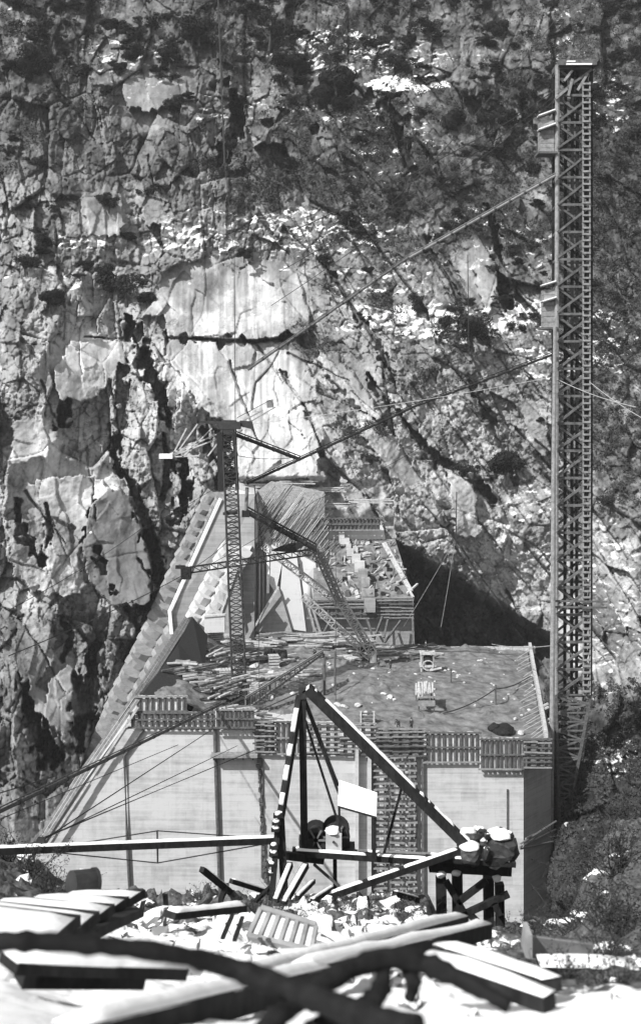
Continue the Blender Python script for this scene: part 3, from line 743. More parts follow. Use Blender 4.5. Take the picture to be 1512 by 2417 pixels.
def stepcol(u0, v0, u1, v1, n, d, label, mat='concrete_pale'):
    return stepped('step_row', [(u0-34, v0), (u1-34, v1)], [(u0+34, v0), (u1+34, v1)], d, d+4, n, 2, label, 'concrete steps', mat, int(u0))
stepcol(470, 1470, 560, 1290, 8, 222.5, 'row of pale rounded concrete steps in front of the smooth monolith')
t = empty('small_wedge_block', P(540, 1490, 219), 'dark triangular concrete wedge with a pale sloping edge beside the mast', 'concrete block')
mb = MB(); mb.prism([P(506, 1500, 219), P(560, 1345, 219), P(580, 1500, 219)], (0, 3, 0)); mb.build('face', 'concrete_mid', t)
mb = MB(); mb.beam(P(502, 1498, 218.8), P(560, 1338, 218.8), .4, .4); mb.build('edge_board', 'timber_pale', t)
# central face with pilasters and leaning panels
t = empty('central_monolith', P(650, 1490, 232), 'bright streaked central concrete face with tall ribs and leaning slabs', 'concrete block')
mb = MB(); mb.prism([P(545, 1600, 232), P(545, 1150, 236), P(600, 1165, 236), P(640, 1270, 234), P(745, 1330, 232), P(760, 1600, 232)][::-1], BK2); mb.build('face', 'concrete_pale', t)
for u, w_, v0, v1, mt in ((584, 16, 1205, 1300, 'snow'), (566, 8, 1200, 1480, 'concrete_mid'), (602, 5, 1310, 1490, 'concrete_mid'), (612, 5, 1320, 1490, 'concrete_pale'), (621, 5, 1330, 1480, 'concrete_mid'),
                      (590, 7, 1330, 1480, 'concrete_pale'), (632, 6, 1290, 1400, 'snow'), (602, 10, 1190, 1280, 'concrete_pale')):
    mb = MB(); mb.prism([P(u-w_/2, v1, 230.5), P(u-w_/2, v0, 231.5), P(u+w_/2, v0, 231.5), P(u+w_/2, v1, 230.5)], (0, 1.6, 0)); mb.build('rib', mt, t)
for q, mt, d in (([(600, 1490), (657, 1385), (690, 1495)], 'concrete_mid', 228), ([(655, 1480), (668, 1300), (700, 1310), (722, 1490)], 'concrete_pale', 229), ([(628, 1365), (640, 1285), (672, 1300), (650, 1400)], 'concrete_pale', 229.4)):
    mb = MB(); mb.prism([P(u, v, d+(1500-v)*.012) for u, v in q], (0, .8, 0)); mb.build('leaning_slab', mt, t)
mb = MB(); mb.beam(P(600, 1480, 227.6), P(657, 1384, 227.9), .35, .35); mb.build('edge_board', 'timber_pale', t)
# sloping form covered in battens
t = empty('batten_slope', P(680, 1290, 236), 'broad sloping form covered in close parallel battens above the leaning slabs', 'sloping form')
sl_ = [(596, 1290, 233), (575, 1180, 240), (640, 1135, 245), (765, 1160, 245), (770, 1330, 236), (700, 1335, 232)]
mb = MB(); mb.prism([P(*q) for q in sl_], (0, 8, -1)); mb.build('sheathing', 'timber_mid', t)
for i in range(96):
    f = i/95; u0 = 575+f*180+rr.uniform(-3, 3); v0 = 1285+f*44+rr.uniform(-60, 4); L = rr.uniform(40, 130)
    u1 = u0+L*.62; v1 = v0-L*.85
    if u1 > 775: u1 = 775; v1 = v0-(u1-u0)*1.35
    if v1 < 1138: v1 = 1138+rr.uniform(0, 14)
    d0_ = 232.5; d1_ = 232.5+(v0-v1)*.082
    mb = MB(); mb.beam(P(u0, v0, d0_-.5), P(u1, v1, d1_-.5), .13, .13); mb.build('batten', rr.choice(['timber_pale', 'timber_mid', 'timber_mid', 'timber_far']), t)
# terraces left on the rock bank above
for i, (u, v, L) in enumerate(((640, 1143, 150), (760, 1152, 120), (700, 1135, 90), (800, 1190, 80), (750, 1205, 60), (880, 1180, 100))):
    t = empty('staging_planks', P(u, v, 246), ['long pale staging at the very top left of the batten slope', 'pale staging along the top right of the batten slope', 'short upper staging on the bank above the batten slope',
        'short staging on the rubble bank left of the high form', 'lowest short staging just left of the high form', 'staging on the bank directly above the high form'][i], 'staging', None)
    for k in range(3):
        mb = MB(); d = cd(u, v)-2.5; mb.beam(P(u-L/2+rr.uniform(-8, 8), v+k*3+rr.uniform(-2, 2), d), P(u+L/2+rr.uniform(-8, 8), v+k*3-rr.uniform(-2, 3), d), .5, .2); mb.build('plank', 'timber_pale', t)

# the right rear monolith with two tiers of forms
t = empty('rear_monolith', P(850, 1500, 224), 'tall rear concrete block whose stepped front is littered with timber', 'concrete block')
mb = MB(); mb.prism([P(740, 1600, 224), P(740, 1410, 224), P(975, 1410, 224), P(980, 1600, 224)][::-1], (0, 22, 0)); mb.build('lower_block', 'concrete_mid', t)
mb = MB(); mb.prism([P(745, 1290, 240), P(742, 1248, 241), P(905, 1248, 241), P(912, 1290, 240)][::-1], (0, 10, 0)); mb.build('upper_block', 'concrete_pale', t)
mb = MB(); mb.add([P(738, 1412, 224.2), P(975, 1412, 224.2), P(932, 1272, 240), P(742, 1272, 240), P(738, 1412, 244), P(975, 1412, 244), P(932, 1272, 246), P(742, 1272, 246)],
                  [(0, 1, 2, 3), (7, 6, 5, 4), (1, 0, 4, 5), (2, 1, 5, 6), (3, 2, 6, 7), (0, 3, 7, 4)]); mb.build('sloping_front', 'fresh', t)
for u, v, w_, h in ((806, 1265, 13, 22), (812, 1276, 24, 14), (822, 1290, 12, 14), (826, 1303, 16, 16), (838, 1296, 12, 12), (840, 1318, 20, 20), (848, 1337, 24, 26), (856, 1356, 22, 26), (862, 1376, 20, 26), (868, 1398, 30, 16), (872, 1428, 26, 30)):
    d = 240-(v-1272)*.113-.8 if v > 1272 else 239.5
    mb = MB(); mb.box(P(u, v, d), (w_/FP*d, 1.8, h/FP*d)); mb.build('chute_block', 'concrete' if v < 1340 else 'concrete_mid', t)
for i in range(100):
    v = rr.uniform(1278, 1408); f = (v-1272)/140; u = rr.uniform(742+5*f, 925+48*f); d = 240-(v-1272)*.113-.4
    L = rr.uniform(4, 18); an = rr.choice([0, 0, .1, 1.4, -.9, .9, .5])+rr.uniform(-.15, .15)
    mb = MB(); mb.beam(P(u, v, d-rr.uniform(0, .8)), P(u+L*math.cos(an), v-L*math.sin(an), d-rr.uniform(0, .8)), .22, .2); mb.build('loose_board', rr.choice(['timber_pale', 'timber_far', 'timber_mid', 'timber_pale']), t)
for i in range(90):
    v = rr.uniform(1276, 1410); f = (v-1272)/140; u = rr.uniform(742+5*f, 925+48*f); d = 240-(v-1272)*.113-.3
    mb = MB(); mb.box(P(u, v, d), (rr.uniform(.3, 1.1), rr.uniform(.6, 1.4), rr.uniform(.3, .9)), Matrix.Rotation(rr.uniform(-.5, .5), 3, 'Y')); mb.build('loose_block', rr.choice(['timber_dark', 'concrete_pale', 'timber_mid', 'timber_far']), t)
for q in (((903, 1282), (938, 1345)), ((908, 1280), (972, 1395)), ((938, 1345), (975, 1410)), ((960, 1400), (985, 1378))):
    (u0, v0), (u1, v1) = q; mb = MB(); mb.beam(P(u0, v0, 239-(v0-1272)*.113), P(u1, v1, 239-(v1-1272)*.113), .4, .3); mb.build('side_rail', 'timber_pale', t)
form_panel(738, 1222, 896, 1236, 18, (1, .05), 'high form on the crown of the rear block, upper tier', d=238.6, light=False, group=None)
form_panel(732, 1237, 896, 1251, 18, (1, .05), 'high form on the crown of the rear block, lower tier', d=238.4, light=False, group=None)
form_panel(738, 1414, 890, 1434, 5, (1, .5, 0), 'form across the middle of the rear block, left upper part', d=222.8, light=False, grid=True, group=None)
form_panel(726, 1434, 880, 1460, 8, (1, .5, .05), 'form across the middle of the rear block, left lower part', d=222.4, light=False, group=None)
form_panel(888, 1412, 974, 1460, 3, (1, .75, .5, .25, .02), 'form across the right shoulder of the rear block', d=222.6, light=False, grid=True, group=None)
for i, (u0, v0, u1, v1) in enumerate(((727, 1430, 745, 1500), (735, 1430, 758, 1500), (742, 1462, 740, 1500), (865, 1460, 880, 1505), (915, 1462, 905, 1505), (973, 1455, 975, 1520), (902, 1455, 870, 1540), (945, 1465, 890, 1540), (780, 1462, 760, 1500))):
    mb = MB(); mb.beam(P(u0, v0, 221.6), P(u1, v1, 218), .35, .3)
    single('raking_prop', mb, 'timber_mid' if i < 3 else 'timber_far', P(u1, v1, 218), ['pale prop leaning left of the rear forms, outer one', 'pale prop leaning left of the rear forms, inner one', 'short upright prop under the left end of the rear forms',
        'prop under the middle gap of the rear forms', 'near upright prop under the right rear form', 'outermost prop at the right end of the rear forms', 'long prop sloping left from the right rear form, upper one', 'long prop sloping left from the right rear form, lower one', 'dark slanting prop under the left rear form'][i], 'prop')

# ------------------------------------------------------------------ lattice towers
def lattice(mb, a, b, wa, wb, bays, r, leg=None, faces=(0, 1, 2, 3), horiz=True):
    """square lattice mast from a to b: legs, rings and zigzag"""
    a, b = Vector(a), Vector(b); d = (b-a).normalized()
    x = Vector((0, 1, 0)).cross(d).normalized(); y = d.cross(x).normalized()
    def c(t, k):
        w_ = (wa+(wb-wa)*t)/2; sx, sy = ((-1, -1), (1, -1), (1, 1), (-1, 1))[k % 4]
        return a+(b-a)*t+x*sx*w_+y*sy*w_
    for k in range(4): mb.beam(c(0, k), c(1, k), leg or r*2, leg or r*2)
    for i in range(bays):
        for k in faces:
            t0, t1 = i/bays, (i+1)/bays
            if horiz: mb.beam(c(t0, k), c(t0, k+1), r*2, r*2)
            p, q = (c(t0, k), c(t1, k+1)) if (i+k) % 2 else (c(t0, k+1), c(t1, k)); mb.beam(p, q, r*2, r*2)
# main tower: right of the dam, from the slope to far above
DT = 170.0
tw = empty('timber_tower', P(1352, 1640, DT+2), 'very tall braced timber tower with a ladder up its right side', 'tower')
TW = 76/FP*DT
def tl(v, k):        # corner k of the tower at height v
    x0 = np.interp(v, [145, 1640], [1315, 1311]); x1 = np.interp(v, [145, 1640], [1395, 1393])
    d = DT if k in (0, 1) else DT+4.4
    sh = 0 if k in (0, 1) else 6
    u = (x0 if k in (0, 3) else x1)
    p = P(u, v, DT); return Vector((p.x+(.35 if k in (3,) else (0.25 if k == 2 else 0)), d, p.z))
for k, (mt, wd) in enumerate((('steel_pale', .55), ('timber_far', .42), ('timber_far', .4), ('timber_far', .4))):
    if k == 0:
        mb = MB(); mb.tube([tl(152, 0), tl(700, 0), tl(1640, 0)], .33, 8); mb.build('leg', 'timber_mid', tw)
    else:
        mb = MB(); mb.beam(tl(152, k), tl(1640, k), wd, wd); mb.build('leg', 'timber_dark', tw)
v = 160; i = 0; bh = 64.5
while v < 1600:
    v1 = v+bh
    mb = MB()
    for k in range(4):
        o = Vector((0, -.2 if k == 0 else .2 if k == 2 else 0, 0))
        mb.beam(tl(v, k)+o, tl(v, k+1 if k < 3 else 0)+o, .3, .34)
    mb.build('girt', 'tower_wood', tw)
    mb = MB(); o = Vector((0, -.34, 0))
    jv = [rr.uniform(-3, 3) for _ in range(4)]; mb.beam(tl(v1-2+jv[0], 0)+o, tl(v+2+jv[1], 1)+o, .3, rr.uniform(.36, .46), up=(0, 1, 0)); mb.build('brace', rr.choice(['tower_wood', 'tower_wood', 'timber_far']), tw)
    mb = MB(); o = Vector((0, .25, 0))
    mb.beam(tl(v+2+jv[2], 0)+o, tl(v1-2+jv[3], 1)+o, .3, .36, up=(0, 1, 0)); mb.build('brace', 'timber_far', tw)
    mb = MB()
    mb.beam(tl(v+2, 3), tl(v1-2, 2), .3, .3); mb.beam(tl(v1-2, 3), tl(v+2, 2), .3, .3)
    mb.beam(tl(v+2, 0), tl(v1-2, 3), .25, .25); mb.beam(tl(v+2, 1), tl(v1-2, 2), .25, .25)
    mb.build('rear_brace', 'timber_dark', tw); v = v1; i += 1
ld = MB()
for s in (-9, 7): ld.beam(P(1384+s, 192, DT-.8), P(1385+s, 1640, DT-.8), .16, .2)
lad = ld.build('ladder', 'timber_mid', tw)
v = 196; k = 0; ov = MB()
while v < 1636:
    mb = MB() if k < 96 else ov
    mb.beam(P(1374, v, DT-.95), P(1393, v, DT-.95), .2, .26)
    if k < 96: mb.build('rung', 'timber_mid', lad)
    v += 14.8; k += 1
if ov.v: ov.build('lower_rungs', 'timber_mid', lad)
for gx in (1334, 1350, 1362):
    mb = MB(); mb.beam(P(gx, 165, DT+2.2), P(gx-2, 1640, DT+2.2), .42, .3); mb.build('guide_rail', 'timber_dark', tw)
mb = MB(); mb.box(P(1354, 158, DT+1.5), (5.3, 5.6, .7)); mb.box(P(1328, 150, DT), (1.4, 2, .8)); mb.build('head_frame', 'timber_far', tw)
mb = MB(); mb.box(P(1366, 150, DT-1.6), (3.6, .3, .22)); mb.box(P(1374, 142, DT+3.5), (2.6, .3, .15)); mb.box(P(1345, 146, DT-.9), (1.2, 1.5, .15)); mb.build('snowy_plank', 'snow', tw)
for p, q in (((1330, 190), (1350, 165)), ((1340, 225), (1350, 185)), ((1310, 232), (1338, 208)), ((1362, 212), (1386, 172))):
    mb = MB(); mb.beam(P(*p, DT-.5), P(*q, DT-.5), .35, .35); mb.build('head_strut', 'timber_mid', tw)
# second, older pole fastened alongside
mb = MB(); mb.tube([P(1299, 2030, DT-2.5), P(1304, 1500, DT-2.2), P(1306, 1100, DT-2), P(1309, 770, DT-1.6)], [.34, .36, .32, .26], 8); mb.build('side_pole', 'timber_mid', tw)
# tapered foot
ft = MB(); top_ = [tl(1640, k) for k in range(4)]; foot = P(1325, 1975, DT+1)
def fc(t, k):
    q = foot+Vector(((-.35, .35, .35, -.35)[k % 4], (-.35, -.35, .35, .35)[k % 4], 0)); return top_[k % 4]*(1-t)+q*t
for k in range(4):
    mb = MB(); mb.beam(fc(0, k), fc(1, k), .36, .36); mb.build('leg', 'timber_far', tw)
for i in range(16):
    mb = MB()
    for k in range(4):
        mb.beam(fc(i/16, k), fc(i/16, k+1), .2, .2); mb.beam(fc(i/16, k+(i % 2)), fc((i+1)/16, k+1-(i % 2)), .22, .22)
    mb.build('foot_brace', 'tower_wood' if i % 3 else 'timber_far', tw)
for v in (1418, 1432):
    mb = MB(); mb.beam(P(1302, v, DT-1.3), P(1432, v+2, DT-1.3), .2, .25); mb.build('outrigger', 'tower_wood', tw)
def cabin(v0, v1, u0, u1, label, roof_rise):
    t = empty('tower_cabin', P((u0+u1)/2, v1, DT+1), label, 'cabin')
    a, b = P(u0, v0, DT), P(u1, v1, DT); cx, cz = (a.x+b.x)/2, (a.z+b.z)/2
    mb = MB(); n = 7
    for i in range(n): mb.box((cx, DT+1.3+.04*(i % 2), b.z+(i+.5)*(a.z-b.z)/n), (b.x-a.x, 2.4, (a.z-b.z)/n*.93))
    mb.build('boarded_wall', 'timber_mid', t)
    for z, dd in ((a.z+.5, -.1), (a.z-(a.z-b.z)*.33, -.35)):
        mb = MB(); mb.beam((a.x-.4, DT+dd+.3, z-.1), (b.x, DT+dd+.3, z+roof_rise), 1.6, .18)
        o = mb.build('roof', 'timber_far', t)
        mb = MB(); mb.beam((a.x-.4, DT+dd+.3, z+.08), (b.x, DT+dd+.3, z+roof_rise+.18), 1.55, .16); mb.build('snow_cover', 'snow', o)
    mb = MB(); mb.box((cx-.1, DT+1, b.z-.12), (b.x-a.x+.7, 3.2, .3)); mb.build('platform', 'timber_far', t)
    return t
cabin(282, 358, 1276, 1308, 'upper boarded cabin hung on the left side of the tall tower', .75)
cabin(682, 772, 1284, 1310, 'lower boarded cabin hung on the left side of the tall tower', .5)

# lattice mast standing on the deck
bm = deck(566, 171); tm = P(540, 1012, 178)
ms = empty('lattice_mast', bm, 'dark slender lattice mast standing on the left of the deck with a wide crossarm head', 'mast')
seg = 7
for i in range(seg):
    mb = MB(); p = bm+(tm-bm)*(i/seg); q = bm+(tm-bm)*((i+1)/seg)
    lattice(mb, p, q, 1.9, 1.9, 7, .055, .17); mb.build('mast_section', 'steel_dark', ms)
mb = MB(); mb.box(P(541, 1004, 178), (3.4, 2.2, 1.0)); mb.box(P(540, 996, 178), (2.2, 1.5, .6)); mb.box(P(536, 1016, 178), (2.0, 2.0, .8)); mb.build('mast_head', 'steel_dark', ms)
mb = MB(); mb.beam(P(456, 995, 178), P(592, 998, 178), .35, .4); mb.build('crossarm', 'steel_dark', ms)
mb = MB(); mb.prism([P(566, 992, 177.8), P(594, 994, 177.8), P(602, 1024, 177.8), P(592, 1012, 177.8), P(560, 1004, 177.8)], (0, .7, 0)); mb.build('sheave_plate', 'steel_dark', ms)
mb = MB(); mb.box(P(458, 990, 177.8), (.9, .7, 1.0)); mb.build('arm_block', 'steel_dark', ms)
mb = MB(); mb.beam(P(526, 1212, 175.5), P(560, 1210, 175.5), .4, .4); mb.build('crossarm', 'steel_dark', ms)
mb = MB(); mb.beam(P(518, 1020, 177), P(522, 1158, 176), .9, .6); mb.beam(P(552, 1020, 177), P(560, 1155, 176), .5, .5); mb.build('sheet_guard', 'timber_dark', ms)
# light derrick arms out to the left of the mast head
t = empty('tilted_gantry', P(390, 1075, 180), 'pale lattice boom sloping down to the left from the mast head', 'boom')
for p, q in (((393, 1074), (552, 1008)), ((393, 1080), (548, 1022)), ((396, 1078), (470, 1075)), ((420, 1064), (466, 1000)), ((410, 1068), (440, 1010)), ((440, 1056), (400, 1078)), ((430, 1078), (470, 1040)), ((490, 1076), (540, 1010)), ((470, 1040), (500, 1010)), ((560, 1000), (620, 968)), ((575, 1004), (650, 960))):
    mb = MB(); mb.beam(P(*p, 180), P(*q, 180), .2, .2); mb.build('spar', 'timber_pale' if p[0] < 500 else 'timber_mid', t)
mb = MB(); mb.box(P(392, 1076, 180), (2.0, 1, .7)); mb.build('boom_tip', 'snow', t)

# ------------------------------------------------------------------ chutes and booms
def truss_beam(name, p, q, depth, bays, label, cat, mat, chord=.2, web=.12, flat=False):
    a, b = Vector(p), Vector(q); t = empty(name, a, label, cat)
    dn = Vector((0, 0, -depth))
    mb = MB(); mb.beam(a, b, chord*1.6, chord); mb.build('top_chord', mat, t)
    mb = MB(); mb.beam(a+(b-a)*.04+dn, b-(b-a)*.04+dn, chord, chord); mb.build('bottom_chord', mat, t)
    mb = MB()
    for i in range(bays):
        x, y = a+(b-a)*(i/bays), a+(b-a)*((i+1)/bays)
        mb.beam(x, y+dn if i % 2 == 0 else y+dn, web, web); mb.beam(y, y+dn, web, web)
    mb.build('web', mat, t); return t
def chute(p, q, r, label, mat='timber_far', group=None, n=10, sag=0):
    a, b = Vector(p), Vector(q); t = empty('concrete_chute', a, label, 'chute', group)
    pts = [a+(b-a)*(i/12)+Vector((0, 0, -sag*4*(i/12)*(1-i/12))) for i in range(13)]
    mb = MB(); mb.tube(pts, r, 8); mb.build('pipe', mat, t)
    mb = MB(); mb.tube([x+Vector((0, -.05, r*1.9)) for x in pts], r*.35, 5)
    for i in range(0, 13): mb.beam(pts[i], pts[i]+Vector((0, 0, r*1.9)), .1, .1)
    mb.build('truss_rod', mat, t)
    for i in range(1, n):
        x = pts[0]+(pts[-1]-pts[0])*(i/n)+Vector((0, 0, -sag*4*(i/n)*(1-i/n))); d = (b-a).normalized()
        mb = MB(); mb.tube([x-d*.18, x+d*.18], r*1.25, 8); mb.build('collar', 'steel_dark', t)
    return t
chute(P(1310, 413, DT-1), P(966, 607, 176), .21, 'upper concrete chute falling left from the tower, higher length', 'steel_grey')
chute(P(968, 603, 176), P(585, 872, 186), .19, 'upper concrete chute falling left from the tower, lower length towards the mast', 'timber_far')
chute(P(1312, 833, DT-1), P(968, 962, 175), .18, 'lower concrete chute falling left from the tower, higher length', 'timber_dark')
chute(P(970, 962, 175), P(583, 1141, 186), .20, 'lower concrete chute falling left from the tower, lower length', 'timber_dark')
chute(P(580, 1206, 186), P(746, 1296, 186), .42, 'thick dark chute sloping down right from behind the mast', 'timber_dark', n=6)
chute(P(552, 1024, 180), P(708, 1084, 184), .28, 'dark arm from the mast head down to the lower chute', 'timber_dark', n=5)
mb = MB()
t = empty('hanging_chute_leg', P(582, 1210, 186), 'short upright pipe joining the two chutes behind the mast', 'pipe')
mb.tube([P(583, 1150, 186), P(580, 1212, 186)], .28, 8); mb.build('pipe', 'steel_grey', t)
mb = MB(); mb.box(P(580, 1212, 186), (1.2, 1.0, 1.0)); mb.build('hopper', 'timber_dark', t)
t = truss_beam('counterweight_boom', P(436, 1340, 184), P(746, 1294, 186), .9, 16, 'long low truss boom with a counterweight box on its left end', 'boom', 'timber_dark', .22, .12)
mb = MB(); mb.box(P(439, 1352, 184), (1.5, 1.5, 1.8)); mb.build('counterweight', 'timber_dark', t)
mb = MB(); mb.prism([P(640, 1300, 185), P(668, 1288, 185), P(708, 1280, 185), P(718, 1288, 185), P(690, 1304, 185)], (0, 1.2, 0)); mb.build('hood', 'timber_dark', t)
mb = MB(); mb.box(P(425, 1338, 184), (1.4, .5, .5)); mb.build('tail_block', 'timber_dark', t)
lb = deck(880, 200, .4)
for i, (p, q, lab) in enumerate(((P(748, 1298, 187), P(800, 1415, 194), 'upper part of the long lattice chute running down to the deck'), (P(800, 1412, 194), lb+Vector((0, 0, 1)), 'lower part of the long lattice chute running down to the deck'))):
    t = empty('lattice_chute', q, lab, 'chute'); mb = MB(); lattice(mb, p, q, 1.3, 1.3, 16, .05, .16); mb.build('truss', 'timber_pale' if i else 'timber_mid', t)
    mb = MB(); mb.tube([p, q], .3, 7); mb.build('pipe', 'timber_mid', t)
t = empty('lattice_chute', P(810, 1420, 196), 'pale lattice chute crossing from the leaning slabs to the deck', 'chute')
mb = MB(); lattice(mb, P(622, 1288, 192), P(800, 1425, 196), 1.0, 1.0, 18, .05, .14); mb.build('truss', 'timber_pale', t)
mb = MB(); lattice(mb, P(716, 1408, 196), P(872, 1550, 200), 1.0, 1.0, 16, .05, .14); single('lattice_chute', mb, 'timber_pale', P(872, 1550, 200), 'pale lattice chute parallel to and left of the long one, ending at the deck', 'chute')
mb = MB(); mb.tube([lb+Vector((0, 0, -.3)), lb+Vector((0, -.2, 1.7))], .55, 10); t = single('chute_spout', mb, 'snow', lb, 'stubby white spout at the foot of the lattice chutes', 'spout')
mb = MB(); mb.box(lb+Vector((-.9, 0, 1.8)), (2.2, 1, .9)); mb.build('receiver', 'timber_dark', t)
mb = MB(); mb.tube([P(722, 1365, 214), P(730, 1432, 214)], .75, 10); single('vertical_pipe', mb, 'concrete_pale', P(730, 1432, 214), 'fat pale vertical pipe standing between the slabs and the rear forms', 'pipe', smooth=True)
# ladder like gangway on the deck
g0, g1 = deck(578, 166, .6), P(762, 1543, 178)
t = empty('truss_gangway', g0, 'rising timber truss gangway from the mast foot to the right over the deck', 'gangway')
for s in (0, 1):
    o = Vector((0, s*1.3, 0)); mb = MB()
    mb.beam(g0+o, g1+o, .22, .22); mb.beam(g0+o+Vector((0, 0, 1.7)), g1+o+Vector((0, 0, .3)), .16, .16)
    for i in range(17): f = i/16; x = g0+(g1-g0)*f+o; mb.beam(x, x+Vector((0, 0, 1.7*(1-f)+.3*f)), .14, .14)
    mb.build('side_truss', 'timber_mid' if s else 'timber_far', t)
mb = MB()
for i in range(26): x = g0+(g1-g0)*(i/25); mb.beam(x, x+Vector((0, 1.3, 0)), .4, .1)
mb.build('tread', 'timber_mid', t)
mb = MB(); x = deck(765, 177); mb.beam(x, g1+Vector((.1, 0, 0)), .3, .3); mb.build('prop', 'timber_dark', t)

# ------------------------------------------------------------------ things lying on the deck
def blob(mb, c, r, seed, squash=.75, n=1):
    bmx = bmesh.new(); bmesh.ops.create_icosphere(bmx, subdivisions=3 if r > .3 and n else 2, radius=1); rr_ = random.Random(seed)
    o = Vector((rr_.uniform(0, 99), rr_.uniform(0, 99), rr_.uniform(0, 99)))
    from mathutils import noise as mn
    cut = [(Vector((rr_.gauss(0, 1), rr_.gauss(0, 1), rr_.gauss(0, 1))).normalized(), rr_.uniform(.55, .85)) for _ in range(10)]
    vs = []
    for v in bmx.verts:
        p = v.co.normalized(); k = 1.0
        for nn, lim in cut:
            dd = p.dot(nn)
            if dd*k > lim: k = lim/dd
        p = p*k*(1+.12*mn.noise(p*2+o)+.06*mn.noise(p*5+o)+.05*mn.noise(p*11+o)); vs.append(Vector(c)+Vector((p.x*r, p.y*r, p.z*r*squash)))
    fs = [tuple(v.index for v in f.verts) for f in bmx.faces]; bmx.free(); mb.add(vs, fs)
def planks_pile(name, u, y, n, L, ang, label, mat=('timber_pale', 'timber_mid', 'timber_pale'), spread=2.0, h=.8, cat='timber pile'):
    c = deck(u, y); t = empty(name, c, label, cat); r = random.Random(int(u*3+y))
    n = min(95, int(n*1.8)); h *= 1.3; mat = mat+('timber_far',)
    for i in range(n):
        a = ang+r.uniform(-.5, .5); l = L*r.uniform(.5, 1.1); x = c+Vector((r.uniform(-1, 1)*spread, r.uniform(-1, 1)*spread*.8, .15+h*(i/n)))
        dv = Vector((math.cos(a), math.sin(a), r.uniform(-.08, .08)))*l/2
        mb = MB(); mb.beam(x-dv, x+dv, .36, .2); mb.build('board', r.choice(mat), t)
    return t
planks_pile('timber_pile', 700, 212, 26, 8, .1, 'long heap of pale boards along the back of the deck below the leaning slabs', spread=5)
planks_pile('timber_pile', 790, 210, 26, 8, -.1, 'heap of pale boards just left of the chute foot', spread=4.5)
planks_pile('timber_pile', 945, 208, 30, 7, .25, 'fanned heap of pale boards right of the chute foot', spread=4)
planks_pile('timber_pile', 905, 203, 10, 5, .6, 'small scatter of boards in front of the chute foot', spread=2.5)
planks_pile('timber_pile', 520, 204, 16, 4, .2, 'small stack of boards behind the mast near the white box', spread=2)
planks_pile('timber_pile', 495, 186, 18, 5, .9, 'slanting boards beside the dark leaning wall', spread=2.2, h=1.2)
planks_pile('timber_pile', 450, 172, 16, 4.5, .2, 'low tangle of boards at the foot of the leaning wall', spread=2.2, h=1.4)
planks_pile('timber_pile', 520, 169, 22, 4.2, .6, 'big tangle of boards left of the mast foot', spread=3, h=2.4)
planks_pile('timber_pile', 545, 180, 14, 4, -.3, 'boards heaped in front of the white sacks', spread=2, h=1.0)
planks_pile('timber_pile', 560, 163.5, 16, 6, .15, 'flat planks lying over the edge above the recess', spread=2.4, h=.5)
planks_pile('timber_pile', 640, 197, 14, 4, .5, 'loose boards round the dark barrels', spread=3, h=.5)
planks_pile('timber_pile', 600, 205, 16, 5, -.1, 'boards strewn at the very back behind the mast', spread=4, h=.5)
planks_pile('timber_pile', 560, 195, 14, 4, .8, 'boards strewn just left of the barrels', spread=2.5, h=.7)
planks_pile('timber_pile', 700, 190, 10, 4, .3, 'sparse boards above the gangway end', spread=3.5, h=.3)
planks_pile('timber_pile', 840, 203, 12, 4, -.3, 'boards strewn left of the white spout', spread=2.5, h=.4)
planks_pile('timber_pile', 620, 186, 12, 5, .2, 'loose boards lying right of the mast', spread=2.6, h=.4)
for i, (u, y, s, lab) in enumerate(((548, 187, .9, 'bulging pale sack on the heap left of the mast, upper one'), (535, 184, .8, 'bulging pale sack on the heap left of the mast, lower one'), (560, 176, .7, 'pale sack tight against the mast foot'), (502, 176, .7, 'pale sack between the leaning wall and the slatted crate'),
     (600, 190, .9, 'pale sack behind the gangway right of the mast'), (640, 187, .7, 'small pale sack farther right of the mast behind the gangway'), (488, 180, .8, 'pale sack high beside the leaning wall'))):
    mb = MB(); c = deck(u, y, .4); blob(mb, c, s, 700+i, .7); single('cement_sack', mb, 'rock_bare', c, lab, 'sack')
t = empty('white_box', P(505, 1492, 196), 'large pale panelled box behind the mast', 'box')
mb = MB(); mb.prism([P(482, 1494, 196), P(482, 1456, 196), P(530, 1453, 196), P(530, 1492, 196)], (0, 2, 0)); mb.build('side_panel', 'concrete_pale', t)
mb = MB(); mb.beam(P(481, 1455, 195.9), P(531, 1451, 195.9), .25, .25); mb.build('lid', 'timber_pale', t)
def crate(u, y, sx, sy, sz, label, cat='crate', rot=.2, mat='timber_pale', name='slatted_crate'):
    c = deck(u, y, -.05); t = empty(name, c, label, cat); m = Matrix.Rotation(rot, 3, 'Z')
    mb = MB(); mb.box(c+Vector((0, 0, sz/2)), (sx*.9, sy*.9, sz*.9), m); mb.build('core', 'timber_far', t)
    n = 4
    for i in range(n):
        mb = MB(); z = (i+.5)/n*sz; mb.box(c+m @ Vector((0, -sy/2, 0))+Vector((0, 0, z)), (sx, .1, sz/n*.6), m); mb.build('slat', mat, t)
    mb = MB()
    for i in range(5): mb.box(c+m @ Vector(((i-2)*sx/5, 0, 0))+Vector((0, 0, sz+.05)), (sx/6, sy*1.05, .1), m)
    mb.build('lid', mat, t); return t
crate(507, 199, 2.8, 1.6, 1.4, 'slatted crate behind the dark wall end, left of the mast')
crate(535, 181, 2.4, 1.6, 1.5, 'white slatted crate close left of the mast')
crate(615, 178, 3.0, 1.4, 1.2, 'pale skip right of the mast foot', rot=-.3)
crate(645, 193, 1.7, 1.4, 1.9, 'pale upright box behind the gangway')
crate(472, 173, 1.6, 1.8, 1.7, 'open pale box against the leaning wall')
GEN = ['pale', 'small pale', 'grey', 'broken', 'flat']
